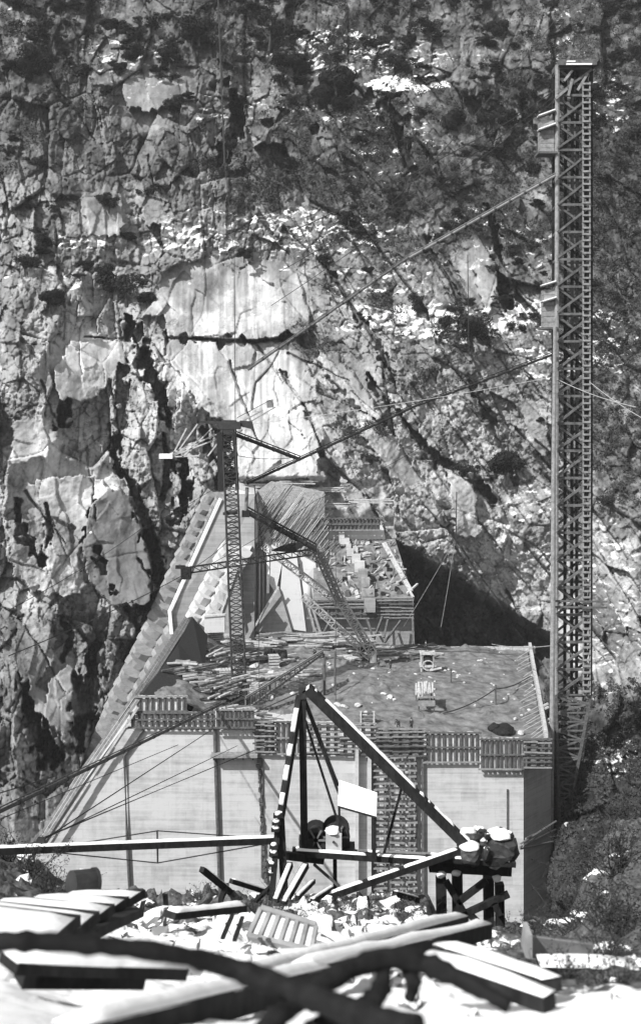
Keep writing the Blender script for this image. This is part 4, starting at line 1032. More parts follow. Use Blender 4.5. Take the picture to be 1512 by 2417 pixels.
mb = MB(); blob(mb, (0, 0, 0), 1, 3); base_rock = single('deck_rubble', mb, 'rock_bare', (0, 0, 0), '', 'stone')
rocks = []
for i, (u, v, s) in enumerate([(612, 1690, .5), (640, 1650, .6), (795, 1665, .75), (812, 1672, .7), (845, 1668, .75), (862, 1686, .6), (700, 1600, .5), (905, 1640, .5), (920, 1648, .7), (930, 1652, .5), (1050, 1585, .45), (1072, 1588, .4), (1078, 1600, .3), (1095, 1612, .35), (1108, 1592, .3), (1190, 1650, .35), (1160, 1615, .3), (1200, 1640, .3),
      (850, 1575, .5), (830, 1560, .45), (880, 1580, .5), (780, 1580, .55), (760, 1560, .5), (720, 1575, .5), (680, 1560, .6), (655, 1540, .7), (640, 1575, .5), (600, 1560, .6), (740, 1620, .4), (1180, 1540, .4), (1120, 1665, .3), (1230, 1690, .4), (1215, 1700, .35), (1135, 1560, .4), (660, 1620, .8), (690, 1640, .6)]+[(rr.uniform(600, 1270), 1540+abs(rr.gauss(0, 60)), rr.uniform(.18, .38)) for _ in range(70)]):
    o = base_rock if i == 0 else base_rock.copy()
    if i: COL.objects.link(o)
    s *= .8; o.location = vdeck(u, v)+Vector((0, 0, s*.3)); o.scale = (s*rr.uniform(.8, 1.3), s*rr.uniform(.8, 1.3), s*rr.uniform(.7, 1)); o.rotation_euler = (rr.uniform(-.4, .4), 0, rr.uniform(0, 6))
    tag(o, 'pale broken stone lying loose on the raw deck', 'stone', 'stones scattered on the deck')
# machines on the deck
def mixer(u, y, label):
    c = deck(u, y); t = empty('concrete_mixer', c, label, 'concrete mixer')
    for sx in (-1, 1):
        for sy in (-1, 1): mb = MB(); mb.beam(c+Vector((sx*.9, sy*.9, 0)), c+Vector((sx*.9, sy*.9, 3.2)), .22, .22); mb.build('post', 'timber_mid', t)
    mb = MB(); mb.box(c+Vector((0, 0, 3.0)), (2.5, 2.3, .25)); mb.build('platform', 'timber_pale', t)
    mb = MB(); mb.box(c+Vector((0, 0, 1.0)), (2.6, 2.3, .25)); mb.build('platform', 'timber_pale', t)
    mb = MB(); mb.tube([c+Vector((-.3, -.9, 1.8)), c+Vector((.1, .1, 1.9)), c+Vector((.4, .9, 2.1))], [.45, .85, .4], 12); mb.build('drum', 'steel_dark', t)
    mb = MB()
    for k in range(10):
        a = k/10*6.28; b = (k+1)/10*6.28; mb.beam(c+Vector((math.cos(a)*.9, -1.3, 1.2+math.sin(a)*.8)), c+Vector((math.cos(b)*.9, -1.3, 1.2+math.sin(b)*.8)), .16, .16)
    mb.build('wheel', 'timber_pale', t)
    mb = MB(); mb.beam(c+Vector((.3, -1.3, .4)), c+Vector((2.2, -1.6, .9)), .5, .2); mb.beam(c+Vector((-1.1, 0, 3)), c+Vector((-1.1, -1, -.3)), .15, .15); mb.build('chute', 'timber_pale', t)
mixer(1008, 196, 'timber framed mixer with a round wheel, behind the trestle heaped with boards')
c = deck(1003, 174); t = empty('loading_trestle', c, 'trestle heaped with pale boards and sacks in the middle right of the deck', 'trestle')
for sx in (-1, 1):
    for sy in (-1, 1): mb = MB(); mb.beam(c+Vector((sx*1.1, sy*2.2, 0)), c+Vector((sx*1.1, sy*2.2, 2.2)), .2, .2); mb.build('post', 'timber_far', t)
for sx in (-1, 1): mb = MB(); mb.beam(c+Vector((sx*1.15, -2.6, 2.3)), c+Vector((sx*1.15, 2.8, 2.6)), .2, .3); mb.build('side_rail', 'timber_pale', t)
mb = MB(); mb.box(c+Vector((0, -2.4, 1.4)), (2.4, .2, .8)); mb.beam(c+Vector((-1.4, -2.55, 2.3)), c+Vector((1.5, -2.55, 2.35)), .2, .25); mb.build('end_panel', 'timber_mid', t)
for k in range(9): mb = MB(); x = -1.3+k*.3; mb.beam(c+Vector((x-.2, -1.5+rr.uniform(-.8, .6), 2.5+rr.uniform(0, .3))), c+Vector((x+rr.uniform(-.1, .3), 2.6, 2.9+rr.uniform(0, .4))), .26, .2); mb.build('board', 'timber_pale', t)
c = deck(866, 165); t = empty('stone_crib', c, 'small open crib of short timbers at the edge of the deck beside four pale stones', 'crib')
for k in range(3):
    for sx in (-1, 1): mb = MB(); mb.beam(c+Vector((sx*.8, -1, .3+k*.5)), c+Vector((sx*.8, 1, .3+k*.5)), .2, .2); mb.build('sleeper', 'timber_mid', t)
    mb = MB(); mb.beam(c+Vector((-1.1, -.9, .55+k*.5)), c+Vector((1.1, -.9, .55+k*.5)), .2, .2); mb.build('rail', 'timber_far', t)
for sx in (-.9, .9): mb = MB(); mb.beam(c+Vector((sx, -1.1, -1.5)), c+Vector((sx, -1.1, 1.9)), .22, .22); mb.build('post', 'timber_pale', t)
c = deck(1192, 165.5); t = empty('dark_tarpaulin_heap', c, 'long low heap under a dark cover on the right of the deck', 'covered heap')
mb = MB(); blob(mb, c+Vector((0, 0, .4)), 1.9, 5, .45); blob(mb, c+Vector((-1.6, 0, .8)), .9, 6, .9); mb.build('cover', 'timber_dark', t)
mb = MB(); blob(mb, c+Vector((2.0, -.6, .2)), .6, 8, .6); mb.build('pale_end', 'rock_bare', t)
for i, (u, v, h, lab) in enumerate(((1169, 1665, 3.0, 'post holding up a cable in front of the covered heap'), (1064, 1610, 2.2, 'thin post right of the two trestles'), (765, 1640, 5.5, 'dark post hanging below the gangway end'), (790, 1640, 6.5, 'thin tall pole rising from the deck behind the derrick head'), (575, 1545, 3.5, 'post beside the mast foot'))):
    c = vdeck(u, v); mb = MB(); mb.tube([c-Vector((0, 0, .3)), c+Vector((0, 0, h))], .13 if i != 2 else .22, 6); single('post', mb, 'timber_far', c, lab, 'post')
def rope(pts, r, label, mat='cable', sag=0, name='cable', cat='cable', group=None):
    ps = []
    for a, b in zip(pts, pts[1:]):
        a, b = Vector(a), Vector(b)
        for i in range(16): f = i/16; ps.append(a+(b-a)*f-Vector((0, 0, sag*4*f*(1-f))))
    ps.append(Vector(pts[-1])); mb = MB(); mb.tube(ps, r, 5); return single(name, mb, mat, pts[0], label, cat, group)
rope([vdeck(1045, 1688)+Vector((0, 0, .3)), vdeck(1169, 1665)+Vector((0, 0, 2.4)), vdeck(1250, 1600)+Vector((0, 0, .4))], .09, 'dark hose strung over a post across the right of the deck', sag=.5, cat='hose', name='hose')

# people on the deck
def person(loc, pose, label, turn=0, scale=1.0):
    loc = Vector(loc); t = empty('person', loc, label, 'person')
    jj = {'hip': (0, 0, .95), 'belly': (0, 0, 1.12), 'chest': (0, -.03, 1.35), 'neck': (0, -.02, 1.5), 'head': (0, -.04, 1.62), 'crown': (0, -.04, 1.74),
          'sl': (-.2, 0, 1.42), 'sr': (.2, 0, 1.42), 'el': (-.27, -.06, 1.14), 'er': (.27, -.06, 1.14), 'wl': (-.24, -.22, .92), 'wr': (.24, -.22, .92),
          'hl': (-.22, -.28, .84), 'hr': (.22, -.28, .84), 'll': (-.11, 0, .9), 'lr': (.11, 0, .9), 'kl': (-.14, -.05, .5), 'kr': (.14, .02, .5), 'al': (-.15, .02, .09), 'ar': (.16, .1, .09), 'tl': (-.16, -.15, .04), 'tr': (.19, -.06, .04)}
    jj.update(pose)
    rad = {'hip': .15, 'belly': .14, 'chest': .16, 'neck': .06, 'head': .095, 'crown': .07, 'sl': .075, 'sr': .075, 'el': .05, 'er': .05, 'wl': .035, 'wr': .035, 'hl': .045, 'hr': .045, 'll': .1, 'lr': .1, 'kl': .07, 'kr': .07, 'al': .045, 'ar': .045, 'tl': .04, 'tr': .04}
    ed = [('hip', 'belly'), ('belly', 'chest'), ('chest', 'neck'), ('neck', 'head'), ('head', 'crown'), ('chest', 'sl'), ('chest', 'sr'), ('sl', 'el'), ('sr', 'er'), ('el', 'wl'), ('er', 'wr'), ('wl', 'hl'), ('wr', 'hr'),
          ('hip', 'll'), ('hip', 'lr'), ('ll', 'kl'), ('lr', 'kr'), ('kl', 'al'), ('kr', 'ar'), ('al', 'tl'), ('ar', 'tr')]
    def skin(name, keys, edges, grow, mat, m=Matrix.Rotation(turn, 3, 'Z')):
        me = bpy.data.meshes.new(name); me.from_pydata([tuple(m @ Vector(jj[k])*scale) for k in keys], [(keys.index(a), keys.index(b)) for a, b in edges], [])
        me.materials.append(M[mat]); o = bpy.data.objects.new(name, me); COL.objects.link(o); o.parent = t
        md = o.modifiers.new('skin', 'SKIN')
        for i, k in enumerate(keys):
            q = rad[k]*grow*scale; me.skin_vertices[0].data[i].radius = (q, q)
        me.skin_vertices[0].data[0].use_root = True
        o.modifiers.new('sub', 'SUBSURF').levels = 1; o.modifiers['sub'].render_levels = 2; return o
    skin('body', list(rad), ed, 1.0, 'skin')
    tk = [k for k in rad if k not in ('neck', 'head', 'crown', 'hl', 'hr', 'tl', 'tr')]
    up = ('hip', 'belly', 'chest', 'sl', 'sr', 'el', 'er', 'wl', 'wr'); lo = ('hip', 'll', 'lr', 'kl', 'kr', 'al', 'ar')
    skin('jacket', list(up), [e for e in ed if e[0] in up and e[1] in up], 1.22, 'cloth')
    skin('trousers', list(lo), [e for e in ed if e[0] in lo and e[1] in lo], 1.25, 'cloth')
    h = Matrix.Rotation(turn, 3, 'Z') @ Vector(jj['crown'])*scale+loc
    mb = MB(); mb.tube([h+Vector((0, 0, -.03)), h+Vector((0, 0, 0))], .17*scale, 10); mb.tube([h, h+Vector((0, 0, .1*scale))], [.1*scale, .08*scale], 10); mb.build('hat', 'cloth', t)
    return t
person(deck(970, 163.3), {'wl': (-.3, -.35, 1.05), 'hl': (-.32, -.42, 1.05), 'wr': (.3, -.35, 1.0), 'hr': (.3, -.42, .98)}, 'worker in dark clothes standing at the deck edge left of the loading trestle', .4)
person(deck(940, 163.4), {'chest': (-.12, -.25, 1.22), 'neck': (-.15, -.36, 1.33), 'head': (-.17, -.44, 1.42), 'crown': (-.18, -.5, 1.52), 'sl': (-.32, -.22, 1.28), 'sr': (.08, -.25, 1.28), 'el': (-.36, -.4, 1.02), 'er': (.14, -.42, 1.02), 'wl': (-.3, -.5, .8), 'wr': (.1, -.5, .8), 'hl': (-.28, -.52, .72), 'hr': (.08, -.52, .72)}, 'worker bending forward beside a low frame at the deck edge', -.3)
person(deck(1004, 196, 3.1), {}, 'worker standing on top of the mixer frame', 2.0)
person(deck(921, 193), {}, 'worker standing alone on the open deck left of the mixer', .8)
person(deck(893, 197), {'wr': (.42, -.3, 1.25), 'er': (.36, -.1, 1.2), 'hr': (.46, -.38, 1.3)}, 'worker reaching out with one arm right of the white spout', -.6)
person(deck(742, 200), {}, 'worker standing by the board heap under the lattice chute', 2.2)
person(deck(852, 202), {}, 'worker standing close left of the white spout', 1.0)
# buckets and barrels behind the mast
for i, (u, y, s) in enumerate(((633, 198, .9), (652, 199, .7), (668, 197, .8))):
    c = deck(u, y); mb = MB(); mb.tube([c, c+Vector((0, 0, .7*s*1.6)), c+Vector((0, 0, 1.4*s*1.6))], [s*.7, s*.9, s*.75], 12)
    single('barrel', mb, 'steel_dark', c, ['dark barrel nearest the mast, left of two others', 'middle one of the three dark barrels behind the mast', 'rightmost of the three dark barrels behind the mast'][i], 'barrel')

# ------------------------------------------------------------------ long cables over the canyon
cabs = [
 ([P(513, -60, 300), P(520, 130, 285), P(530, 385, 262)], .19, 'thick dark cable coming straight down from the top of the picture', 'cable'),
 ([P(530, 385, 262), P(553, 600, 232), P(556, 1150, 190)], .07, 'thin cable carrying on down the pale cliff to the mast', 'cable'),
 ([P(1330, 20, 290), P(1120, 270, 240), P(930, 470, 215)], .09, 'dark cable slanting down left from the top right corner', 'cable'),
 ([P(1312, 208, DT), P(1120, 330, 190), P(700, 540, 215)], .08, 'highest of the fine guy wires leaving the tower to the left', 'cable'),
 ([P(1312, 222, DT), P(1100, 372, 190), P(660, 640, 215)], .06, 'guy wire just below the highest one, falling left from the tower', 'cable'),
 ([P(1312, 232, DT), P(1080, 410, 195), P(640, 720, 225)], .06, 'third guy wire falling left from the tower head', 'cable'),
 ([P(1103, 600, 190), P(1106, 840, 190)], .07, 'thin upright hanging line meeting the lower chute', 'cable'),
 ([P(592, 1000, 180), P(1300, 890, 170)], .04, 'fine pale wire crossing below the lower chute', 'cable_pale'),
 ([P(1312, 893, DT), P(1500, 960, 150)], .05, 'pale wire leaving the tower to the right edge', 'cable_pale'),
 ([P(1390, 900, DT), P(1560, 1010, 140)], .05, 'lower pale wire leaving the tower to the right edge', 'cable_pale'),
 ([P(20, 1548, 120), P(445, 1350, 184)], .06, 'wire from the left edge up to the counterweight box', 'cable'),
 ([P(20, 1440, 120), P(330, 1250, 170), P(545, 1125, 184)], .04, 'fine wire from the left edge over the great slab', 'cable'),
 ([P(445, 1345, 184), P(545, 1270, 176)], .05, 'stay rising from the counterweight to the mast', 'cable'),
 ([P(470, 1345, 184), P(745, 1180, 186), P(1000, 1050, 200)], .045, 'fine wire passing behind the mast to the upper right', 'cable'),
 ([P(792, 1300, 190), P(792, 1720, 170)], .05, 'thin upright line in front of the lattice chute', 'cable'),
 ([P(610, 1180, 186), P(612, 1690, 163)], .045, 'thin upright line close right of the mast', 'cable'),
 ([P(1073, 1280, 215), P(1040, 1480, 214)], .07, 'hanging pipe line in the dark hollow', 'steel_grey'),
 ([P(1071, 1278, 215), P(900, 1560, 205)], .05, 'wire slanting across the dark hollow to the chute foot', 'steel_grey'),
 ([P(1077, 1160, 215), P(1075, 1285, 215)], .10, 'short line hanging above the dark hollow', 'cable'),
 ([P(1160, 1520, 213), P(1300, 1524, DT)], .06, 'pale wire from the rear edge to the tower', 'cable_pale'),
 ([P(600, 1145, 186), P(625, 1330, 190)], .09, 'knotted rope hanging down to the counterweight boom', 'cable'),
 ([P(552, 1040, 180), P(560, 1075, 180), P(700, 1078, 184)], .05, 'slack wire under the mast head arm', 'cable'),
]
for pts, r, lab, mt in cabs: rope(pts, r, lab, mt, sag=.4)
# hanging counterweight bags by the tower foot
t = empty('hanging_sack', P(1346, 2000, 167), 'pale bulky sack hanging beside the foot of the tower', 'sack')
mb = MB(); blob(mb, P(1343, 1962, 166), 1.0, 31, 1.3); blob(mb, P(1350, 1985, 166), .95, 32, 1.7); mb.build('bag', 'concrete_pale', t)
t = empty('anchor_frame', P(1228, 1995, 158), 'fan of stay rods running from the tower foot to the dam corner', 'stay rods')
for p, q in (((1228, 1992), (1312, 1938)), ((1226, 2000), (1312, 1958)), ((1234, 1996), (1290, 1962)), ((1226, 2004), (1308, 1985)), ((1240, 1980), (1280, 1958))):
    mb = MB(); mb.tube([P(*p, 158), P(*q, 166)], .13, 5); mb.build('stay_rod', 'steel_grey', t)
t = empty('small_bucket', P(637, 955, 232), 'small dark bucket hanging against the pale cliff', 'bucket')
mb = MB(); mb.prism([P(630, 962, 232), P(629, 945, 232), P(643, 942, 232), P(645, 961, 232)], (0, 1.2, 0)); mb.build('skip', 'steel_grey', t)
mb = MB(); mb.tube([P(637, 944, 232), P(560, 985, 195)], .06, 5); mb.build('hanger', 'cable', t)
# PART3
# ------------------------------------------------------------------ stiff-leg derrick in front
def legbeam(p, q, w_, h_, name, par, mat='timber_dark', snow=None, seed=1, gaps=(), sw=.9, sh=.05):
    mb = MB(); mb.beam(p, q, w_, h_); o = mb.build(name, mat, par)
    if snow:
        a, b = Vector(p), Vector(q); d = (b-a).normalized(); sd = d.cross(Vector((0, 0, 1))).normalized(); up = sd.cross(d).normalized()
        if up.z < 0: up = -up
        mb = MB(); mb.snowcap(a+(b-a)*snow[0]+up*h_*.49, a+(b-a)*snow[1]+up*h_*.49, w_*sw, sh, seed, gaps, up=up, seg=.12); mb.build('snow_cap', 'snow', o, smooth=True)
    return o
D_ = 50.0
ap = P(712, 1628, D_)
dk = empty('stiff_leg_derrick', P(712, 2010, D_), 'big dark timber derrick with snow along its leaning legs, standing before the dam', 'derrick')
legbeam(P(713, 1632, D_), P(718, 2010, D_), .30, .30, 'mast', dk)
legbeam(P(708, 1640, D_), P(656, 1965, 48.6), .26, .24, 'front_leg', dk, snow=(.1, .98), gaps=((.22, .3), (.42, .46), (.62, .7), (.8, .84)), seed=4, sh=.10)
legbeam(P(662, 1930, 48.4), P(672, 2125, 48.0), .30, .26, 'leg_foot', dk)
legbeam(P(655, 1950, 48.2), P(640, 2135, 47.6), .24, .22, 'leg_foot', dk)
for i, (u, v) in enumerate(((655, 1925), (652, 1942), (650, 1958), (646, 1998), (645, 2014), (643, 2040), (642, 2062))):
    mb = MB(); mb.box(P(u, v, 47.9), (.34, .3, .11)); o = mb.build('cleat', 'timber_dark', dk)
    mb = MB(); c = P(u, v, 47.9); blob(mb, c+Vector((0, -.02, .09)), .16, i, .5); mb.build('snow_cap', 'snow', o, smooth=True)
legbeam(P(724, 1624, D_), P(1106, 2000, 49.3), .38, .42, 'stiff_leg', dk, snow=(.03, .99), gaps=((.02, .06), (.11, .115), (.66, .67), (.71, .72), (.755, .765), (.80, .81), (.90, .93)), seed=8, sw=.8, sh=.09)
mb = MB(); mb.box(P(722, 1626, D_-.05), (.38, .3, .06), Matrix.Rotation(R(-42), 3, 'Y')); mb.build('snow_cap', 'snow', dk)
for u0, v0, u1, v1 in ((716, 1650, 803, 1884), (719, 1648, 798, 1854), (720, 1700, 792, 1925)):
    mb = MB(); mb.tube([P(u0, v0, 50.2), P(u1, v1, 51)], .055, 6); mb.build('tie_rod', 'steel_dark', dk)
mb = MB(); mb.box(P(713, 1634, D_), (.3, .4, .5)); mb.tube([P(713, 1620, D_), P(713, 1634, D_)], .08, 8); mb.build('gudgeon', 'steel_dark', dk)
mb = MB(); mb.tube([P(711, 1632, D_), P(560, 1700, 120)], .03, 5); mb.build('guy_stub', 'cable', dk)
# lower horizontal boom to the left
bo = empty('horizontal_boom', P(650, 1988, 48.8), 'long level snow topped boom reaching to the left edge with wire trussing', 'boom')
legbeam(P(-60, 2010, 44.5), P(664, 1982, 48.8), .28, .26, 'boom_beam', bo, snow=(0, .99), gaps=((.56, .57), (.79, .8)), seed=11, sh=.07, sw=.95)
for s in (-1, 1):
    mb = MB(); mb.tube([P(100, 2007+2*s, 45.5), P(372, 1999+s*38, 47), P(655, 1984+3*s, 48.8)], .025, 5); mb.build('truss_wire', 'cable', bo)
mb = MB(); mb.beam(P(371, 1962, 47), P(372, 2036, 47), .06, .06); mb.build('king_post', 'steel_dark', bo)
mb = MB(); mb.box(P(97, 1985, 45.6), (.3, .3, .2)); mb.build('boom_shoe', 'steel_dark', bo)
mb = MB(); mb.tube([P(98, 1984, 45.6), P(35, 2006, 45)], .05, 6); mb.build('shackle', 'steel_dark', bo)
for i, (u1, v1, r) in enumerate(((500, 1722, .03), (560, 1760, .025), (600, 1770, .02), (640, 1755, .02))):
    rope([P(100, 1984-i*2, 45.6), P(u1, v1, 100)], r, ['heaviest of the four wires fanning up right from the boom shoe', 'second wire of the four fanning up right from the boom shoe', 'third wire of the four fanning up right from the boom shoe', 'lowest right wire of the four fanning up from the boom shoe'][i], 'cable')
# chute boom coming from the left edge up to the mast foot
t = chute(P(-20, 1925, 90), P(522, 1662, 162), .17, 'long straight pipe rising from the left edge to the foot of the mast', 'timber_far', n=14)
rope([P(-20, 1878, 90), P(130, 1832, 110)], .05, 'wire at the left edge above the long pipe', 'cable')
rope([P(-20, 1942, 95), P(420, 1758, 150)], .04, 'wire running just under the long pipe', 'cable')
# sills and struts to the right
legbeam(P(690, 2012, 49.5), P(1110, 2040, 49.6), .3, .24, 'sill', dk, snow=(.02, .98), gaps=((.42, .47),), seed=13, sh=.07)
legbeam(P(690, 2006, 52.2), P(1110, 2026, 51.5), .26, .2, 'sill', dk, snow=(.02, .98), gaps=((.3, .35),), seed=14, sh=.07)
legbeam(P(700, 2142, 47.5), P(1086, 2008, 49), .26, .26, 'diagonal_strut', dk, snow=(.02, .98), gaps=((.4, .42), (.63, .66)), seed=15, sh=.07)
legbeam(P(640, 2015, 48.5), P(760, 2030, 50), .28, .3, 'sill', dk)
legbeam(P(790, 2030, 50.5), P(791, 2150, 50.5), .17, .17, 'post', dk)
legbeam(P(740, 2040, 50), P(800, 2092, 50), .1, .1, 'knee_brace', dk, mat='timber_far')
legbeam(P(950, 1850, 50), P(905, 2018, 50), .12, .1, 'hanger_rod', dk)
# winch under its snowy roof
wn = empty('derrick_winch', P(775, 2012, 50.5), 'black double drum winch on the derrick sills', 'winch')
for u, r, v in ((745, .50, 1972), (793, .58, 1965)):
    for k in (-1, 1):
        mb = MB(); c = P(u, v, 50.8); mb.tube([c+Vector((0, k*.45-.05, 0)), c+Vector((0, k*.45+.05, 0))], r, 20); o = mb.build('drum_flange', 'steel_dark', wn)
    mb = MB(); mb.tube([c+Vector((0, -.5, 0)), c+Vector((0, .5, 0))], r*.6, 16); mb.build('drum', 'cable', wn)
    mb = MB()
    for k in range(6): a = k*math.pi/3; mb.beam(c+Vector((math.cos(a)*.1, -.55, math.sin(a)*.1)), c+Vector((math.cos(a)*r*.95, -.55, math.sin(a)*r*.95)), .07, .07)
    mb.build('gear_spokes', 'steel_grey', wn)
mb = MB(); mb.box(P(776, 2006, 50.6), (2.2, 1.2, .25)); mb.box(P(722, 1990, 50.4), (.6, .6, .5)); mb.box(P(815, 1990, 50.8), (.35, .7, .8)); mb.build('winch_frame', 'steel_dark', wn)
mb = MB(); mb.box(P(787, 1984, 49.9), (.66, .5, .74)); t = mb.build('gear_case', 'steel_pale', wn)
mb = MB(); c = P(787, 1962, 49.9); blob(mb, c+Vector((0, 0, .02)), .42, 3, .35); mb.build('snow_cap', 'snow', t, smooth=False)
mb = MB(); mb.tube([P(787, 1988, 49.6), P(787, 1988, 49.5)], .06, 8); mb.build('plug', 'steel_dark', t)
rf = empty('winch_roof', P(840, 2015, 51), 'sheet roof panel thick with snow above the winch', 'roof')
rq = [P(797, 1902, 49.6), P(888, 1928, 48.4), P(889, 1880, 49.0), P(800, 1850, 50.2)]
mb = MB(); mb.prism(rq, (0, 0, -.08)); mb.build('roof_sheet', 'timber_dark', rf)
mb = MB(); mb.prism([p+Vector((0, 0, .16)) for p in rq], (0, 0, -.15)); mb.build('snow_cover', 'snow', rf)
for p, q in (((800, 1905, 49.8), (803, 2010, 49.8)), ((884, 1925, 48.6), (880, 2022, 48.6)), ((885, 1885, 49.2), (884, 2025, 49.2))):
    mb = MB(); mb.beam(P(*p), P(*q), .1, .1); mb.build('post', 'timber_dark', rf)
# rock filled trestle at the right
tr = empty('ballast_trestle', P(1130, 2150, 50.9), 'dark timber trestle carrying ballast boulders at the foot of the stiff leg', 'trestle')
for u, v, q in ((1040, 2070, 2168), (1078, 2050, 2180), (1152, 2070, 2190), (1178, 2085, 2195)):
    legbeam(P(u, v, 50.5), P(u+2, q+40, 50.5), .42 if u != 1178 else .36, .4, 'post', tr)
legbeam(P(1012, 2042, 50.0), P(1205, 2052, 50.0), .5, .42, 'cap_beam', tr, snow=(.02, .3), seed=21, sh=.08)
legbeam(P(1004, 2026, 49.3), P(1210, 2036, 49.3), .3, .22, 'cap_beam', tr, snow=(.3, .98), gaps=((.5, .53), (.8, .83)), seed=22, sh=.06)
legbeam(P(1070, 2030, 48.8), P(1216, 2040, 48.8), .26, .2, 'cap_beam', tr, snow=(.02, .9), seed=23, sh=.07)
for p, q in (((1052, 2080), (1098, 2160)), ((1148, 2078), (1080, 2130)), ((1080, 2165), (1200, 2110)), ((1110, 2160), (1140, 2190)), ((1165, 2130), (1178, 2160))):
    legbeam(P(*p, 50.0), P(*q, 50.0), .2, .26, 'brace', tr)
for i, (u, v) in enumerate(((1041, 2064), (1076, 2062), (1171, 2072), (1065, 2024), (1072, 2040))):
    mb = MB(); blob(mb, P(u, v, 49.8), .26, 40+i, .7); mb.build('snow_lump', 'snow', tr, smooth=True)
def boulder(c, r, seed, label, sq=1.0, cap=True, stretch=1.0):
    t = empty('ballast_boulder', c-Vector((0, 0, r*sq)), label, 'boulder'); mb = MB(); blob(mb, c, r, seed, sq)
    mb.v = [(c.x+(x-c.x)*stretch, y, z) for x, y, z in mb.v]; mb.build('stone', 'steel_dark', t)
    if cap:
        mb = MB(); blob(mb, c+Vector((0, 0, r*sq*.62)), r*.74, seed+50, .36); mb.v = [(c.x+(x-c.x)*stretch, y, z) for x, y, z in mb.v]; mb.build('snow_cap', 'snow', t, smooth=True)
boulder(P(1178, 1998, 49.7), .80, 61, 'largest dark ballast boulder, with thick snow on top, on the trestle', 1.05)
boulder(P(1174, 2020, 49.1), .74, 62, 'dark lower half of the ballast load at the right of the trestle', .7, False)
boulder(P(1110, 2014, 49.0), .66, 63, 'squat dark ballast stone at the left of the trestle', .75)
boulder(P(1108, 1976, 49.8), .52, 64, 'rounded snow dusted ballast stone at the back left of the trestle', .8)
boulder(P(1130, 1965, 50.4), .36, 65, 'small snowy ballast stone between the back stones', .8)
boulder(P(1148, 2016, 48.6), .22, 66, 'small white ballast stone in the gap between the big stones', 1.7)
for i, (u, v, r, lab) in enumerate(((1092, 1996, .26, 'at the left end of the load'), (1136, 1990, .28, 'in the middle of the load'), (1150, 1972, .22, 'at the back of the load'), (1200, 1972, .24, 'on the top right of the load'), (1128, 2030, .2, 'at the front foot of the load'), (1156, 2034, .18, 'low in the gap of the load'), (1204, 2030, .2, 'at the right foot of the load'), (1084, 2026, .18, 'at the left foot of the load'))):
    boulder(P(u, v, 49.6), r, 600+i, 'small rough ballast stone '+lab+' on the trestle', .85, i < 4)
# timbers lying round the derrick foot
for i, (p, q, w_, sn) in enumerate((((648, 2130), (685, 2040), .22, 1), ((668, 2136), (722, 2042), .24, 1), ((700, 2120), (740, 2080), .16, 1), ((476, 2052), (545, 2108), .2, 1), ((545, 2080), (640, 2110), .18, 1), ((520, 2125), (535, 2090), .18, 0), ((735, 2128), (785, 2095), .16, 1),
          ((845, 2110), (870, 2160), .15, 1), ((930, 2110), (985, 2125), .2, 1), ((590, 2140), (640, 2092), .14, 0))):
    a, b = gp(p[0], 46), gp(q[0], 49); a = P(p[0], p[1], 46.2); b = P(q[0], q[1], 48.2)
    t = empty('loose_timber', a, ['short snowy timber leaning against the derrick foot, left one', 'stout snowy timber leaning against the derrick foot, right one', 'small timber leaning just right of the derrick foot', 'snowy log poking up at the brink left of the derrick', 'snowy log lying level left of the derrick foot',
         'short dark post at the brink under the poking log', 'thin snowy timber low right of the derrick foot', 'thin leaning timber below the winch roof', 'snowy timber below the tall ladder of forms', 'dark thin timber behind the slatted pallet'][i], 'timber')
    legbeam(a, b, w_, w_, 'timber', t, snow=(.03, .97) if sn else None, seed=i, sh=.06)

# ------------------------------------------------------------------ foreground timbers and junk
def fg_timber(p, q, w_, h_, label, name='timber', sh=.08, seed=1, cat='timber', snow=True, mat='timber_dark'):
    a, b = P(*p), P(*q); t = empty('squared_timber', b, label, cat)
    mb = MB(); mb.beam(a, b, w_, h_); mb.build('beam', mat, t)
    if snow: mb = MB(); mb.snowcap(a+Vector((0, 0, h_*.48)), b+Vector((0, 0, h_*.48)), w_*1.05, sh, seed, seg=.35); mb.build('snow_cap', 'snow', t, smooth=True)
    return t
fg_timber((500, 2342, 10.2), (1092, 2176, 17.5), .17, .18, 'upper of two long snow topped timbers slanting up to the right', seed=31, sh=.10)
fg_timber((160, 2462, 6.6), (760, 2306, 11.0), .2, .2, 'near long snow topped timber slanting along the bottom left', seed=33, sh=.08)
fg_timber((690, 2312, 11.0), (1146, 2196, 16.4), .18, .19, 'lower of two long snow topped timbers, ending right of the other', seed=32, sh=.10)
fg_timber((1010, 2268, 9.5), (1296, 2366, 8.6), .14, .12, 'dark square ended timber slanting down right at the lower right', seed=34, sh=.06)
fg_timber((1040, 2240, 13), (1300, 2325, 10.5), .2, .12, 'thin snowy plank just above the square ended timber', seed=35, sh=.06)
fg_timber((20, 2272, 9.0), (420, 2288, 10.0), .28, .09, 'level snow covered plank with a dark gap beneath at the left', seed=36, sh=.10)
mb = MB(); mb.beam(P(45, 2305, 9.4), P(330, 2308, 9.9), .24, .1); single('underside_shade', mb, 'timber_dark', P(45, 2305, 9.4), 'dark strip for the underside and shadow below the level snowy plank', 'plank')  # dark strip stands in for the shadowed gap under the snowy plank
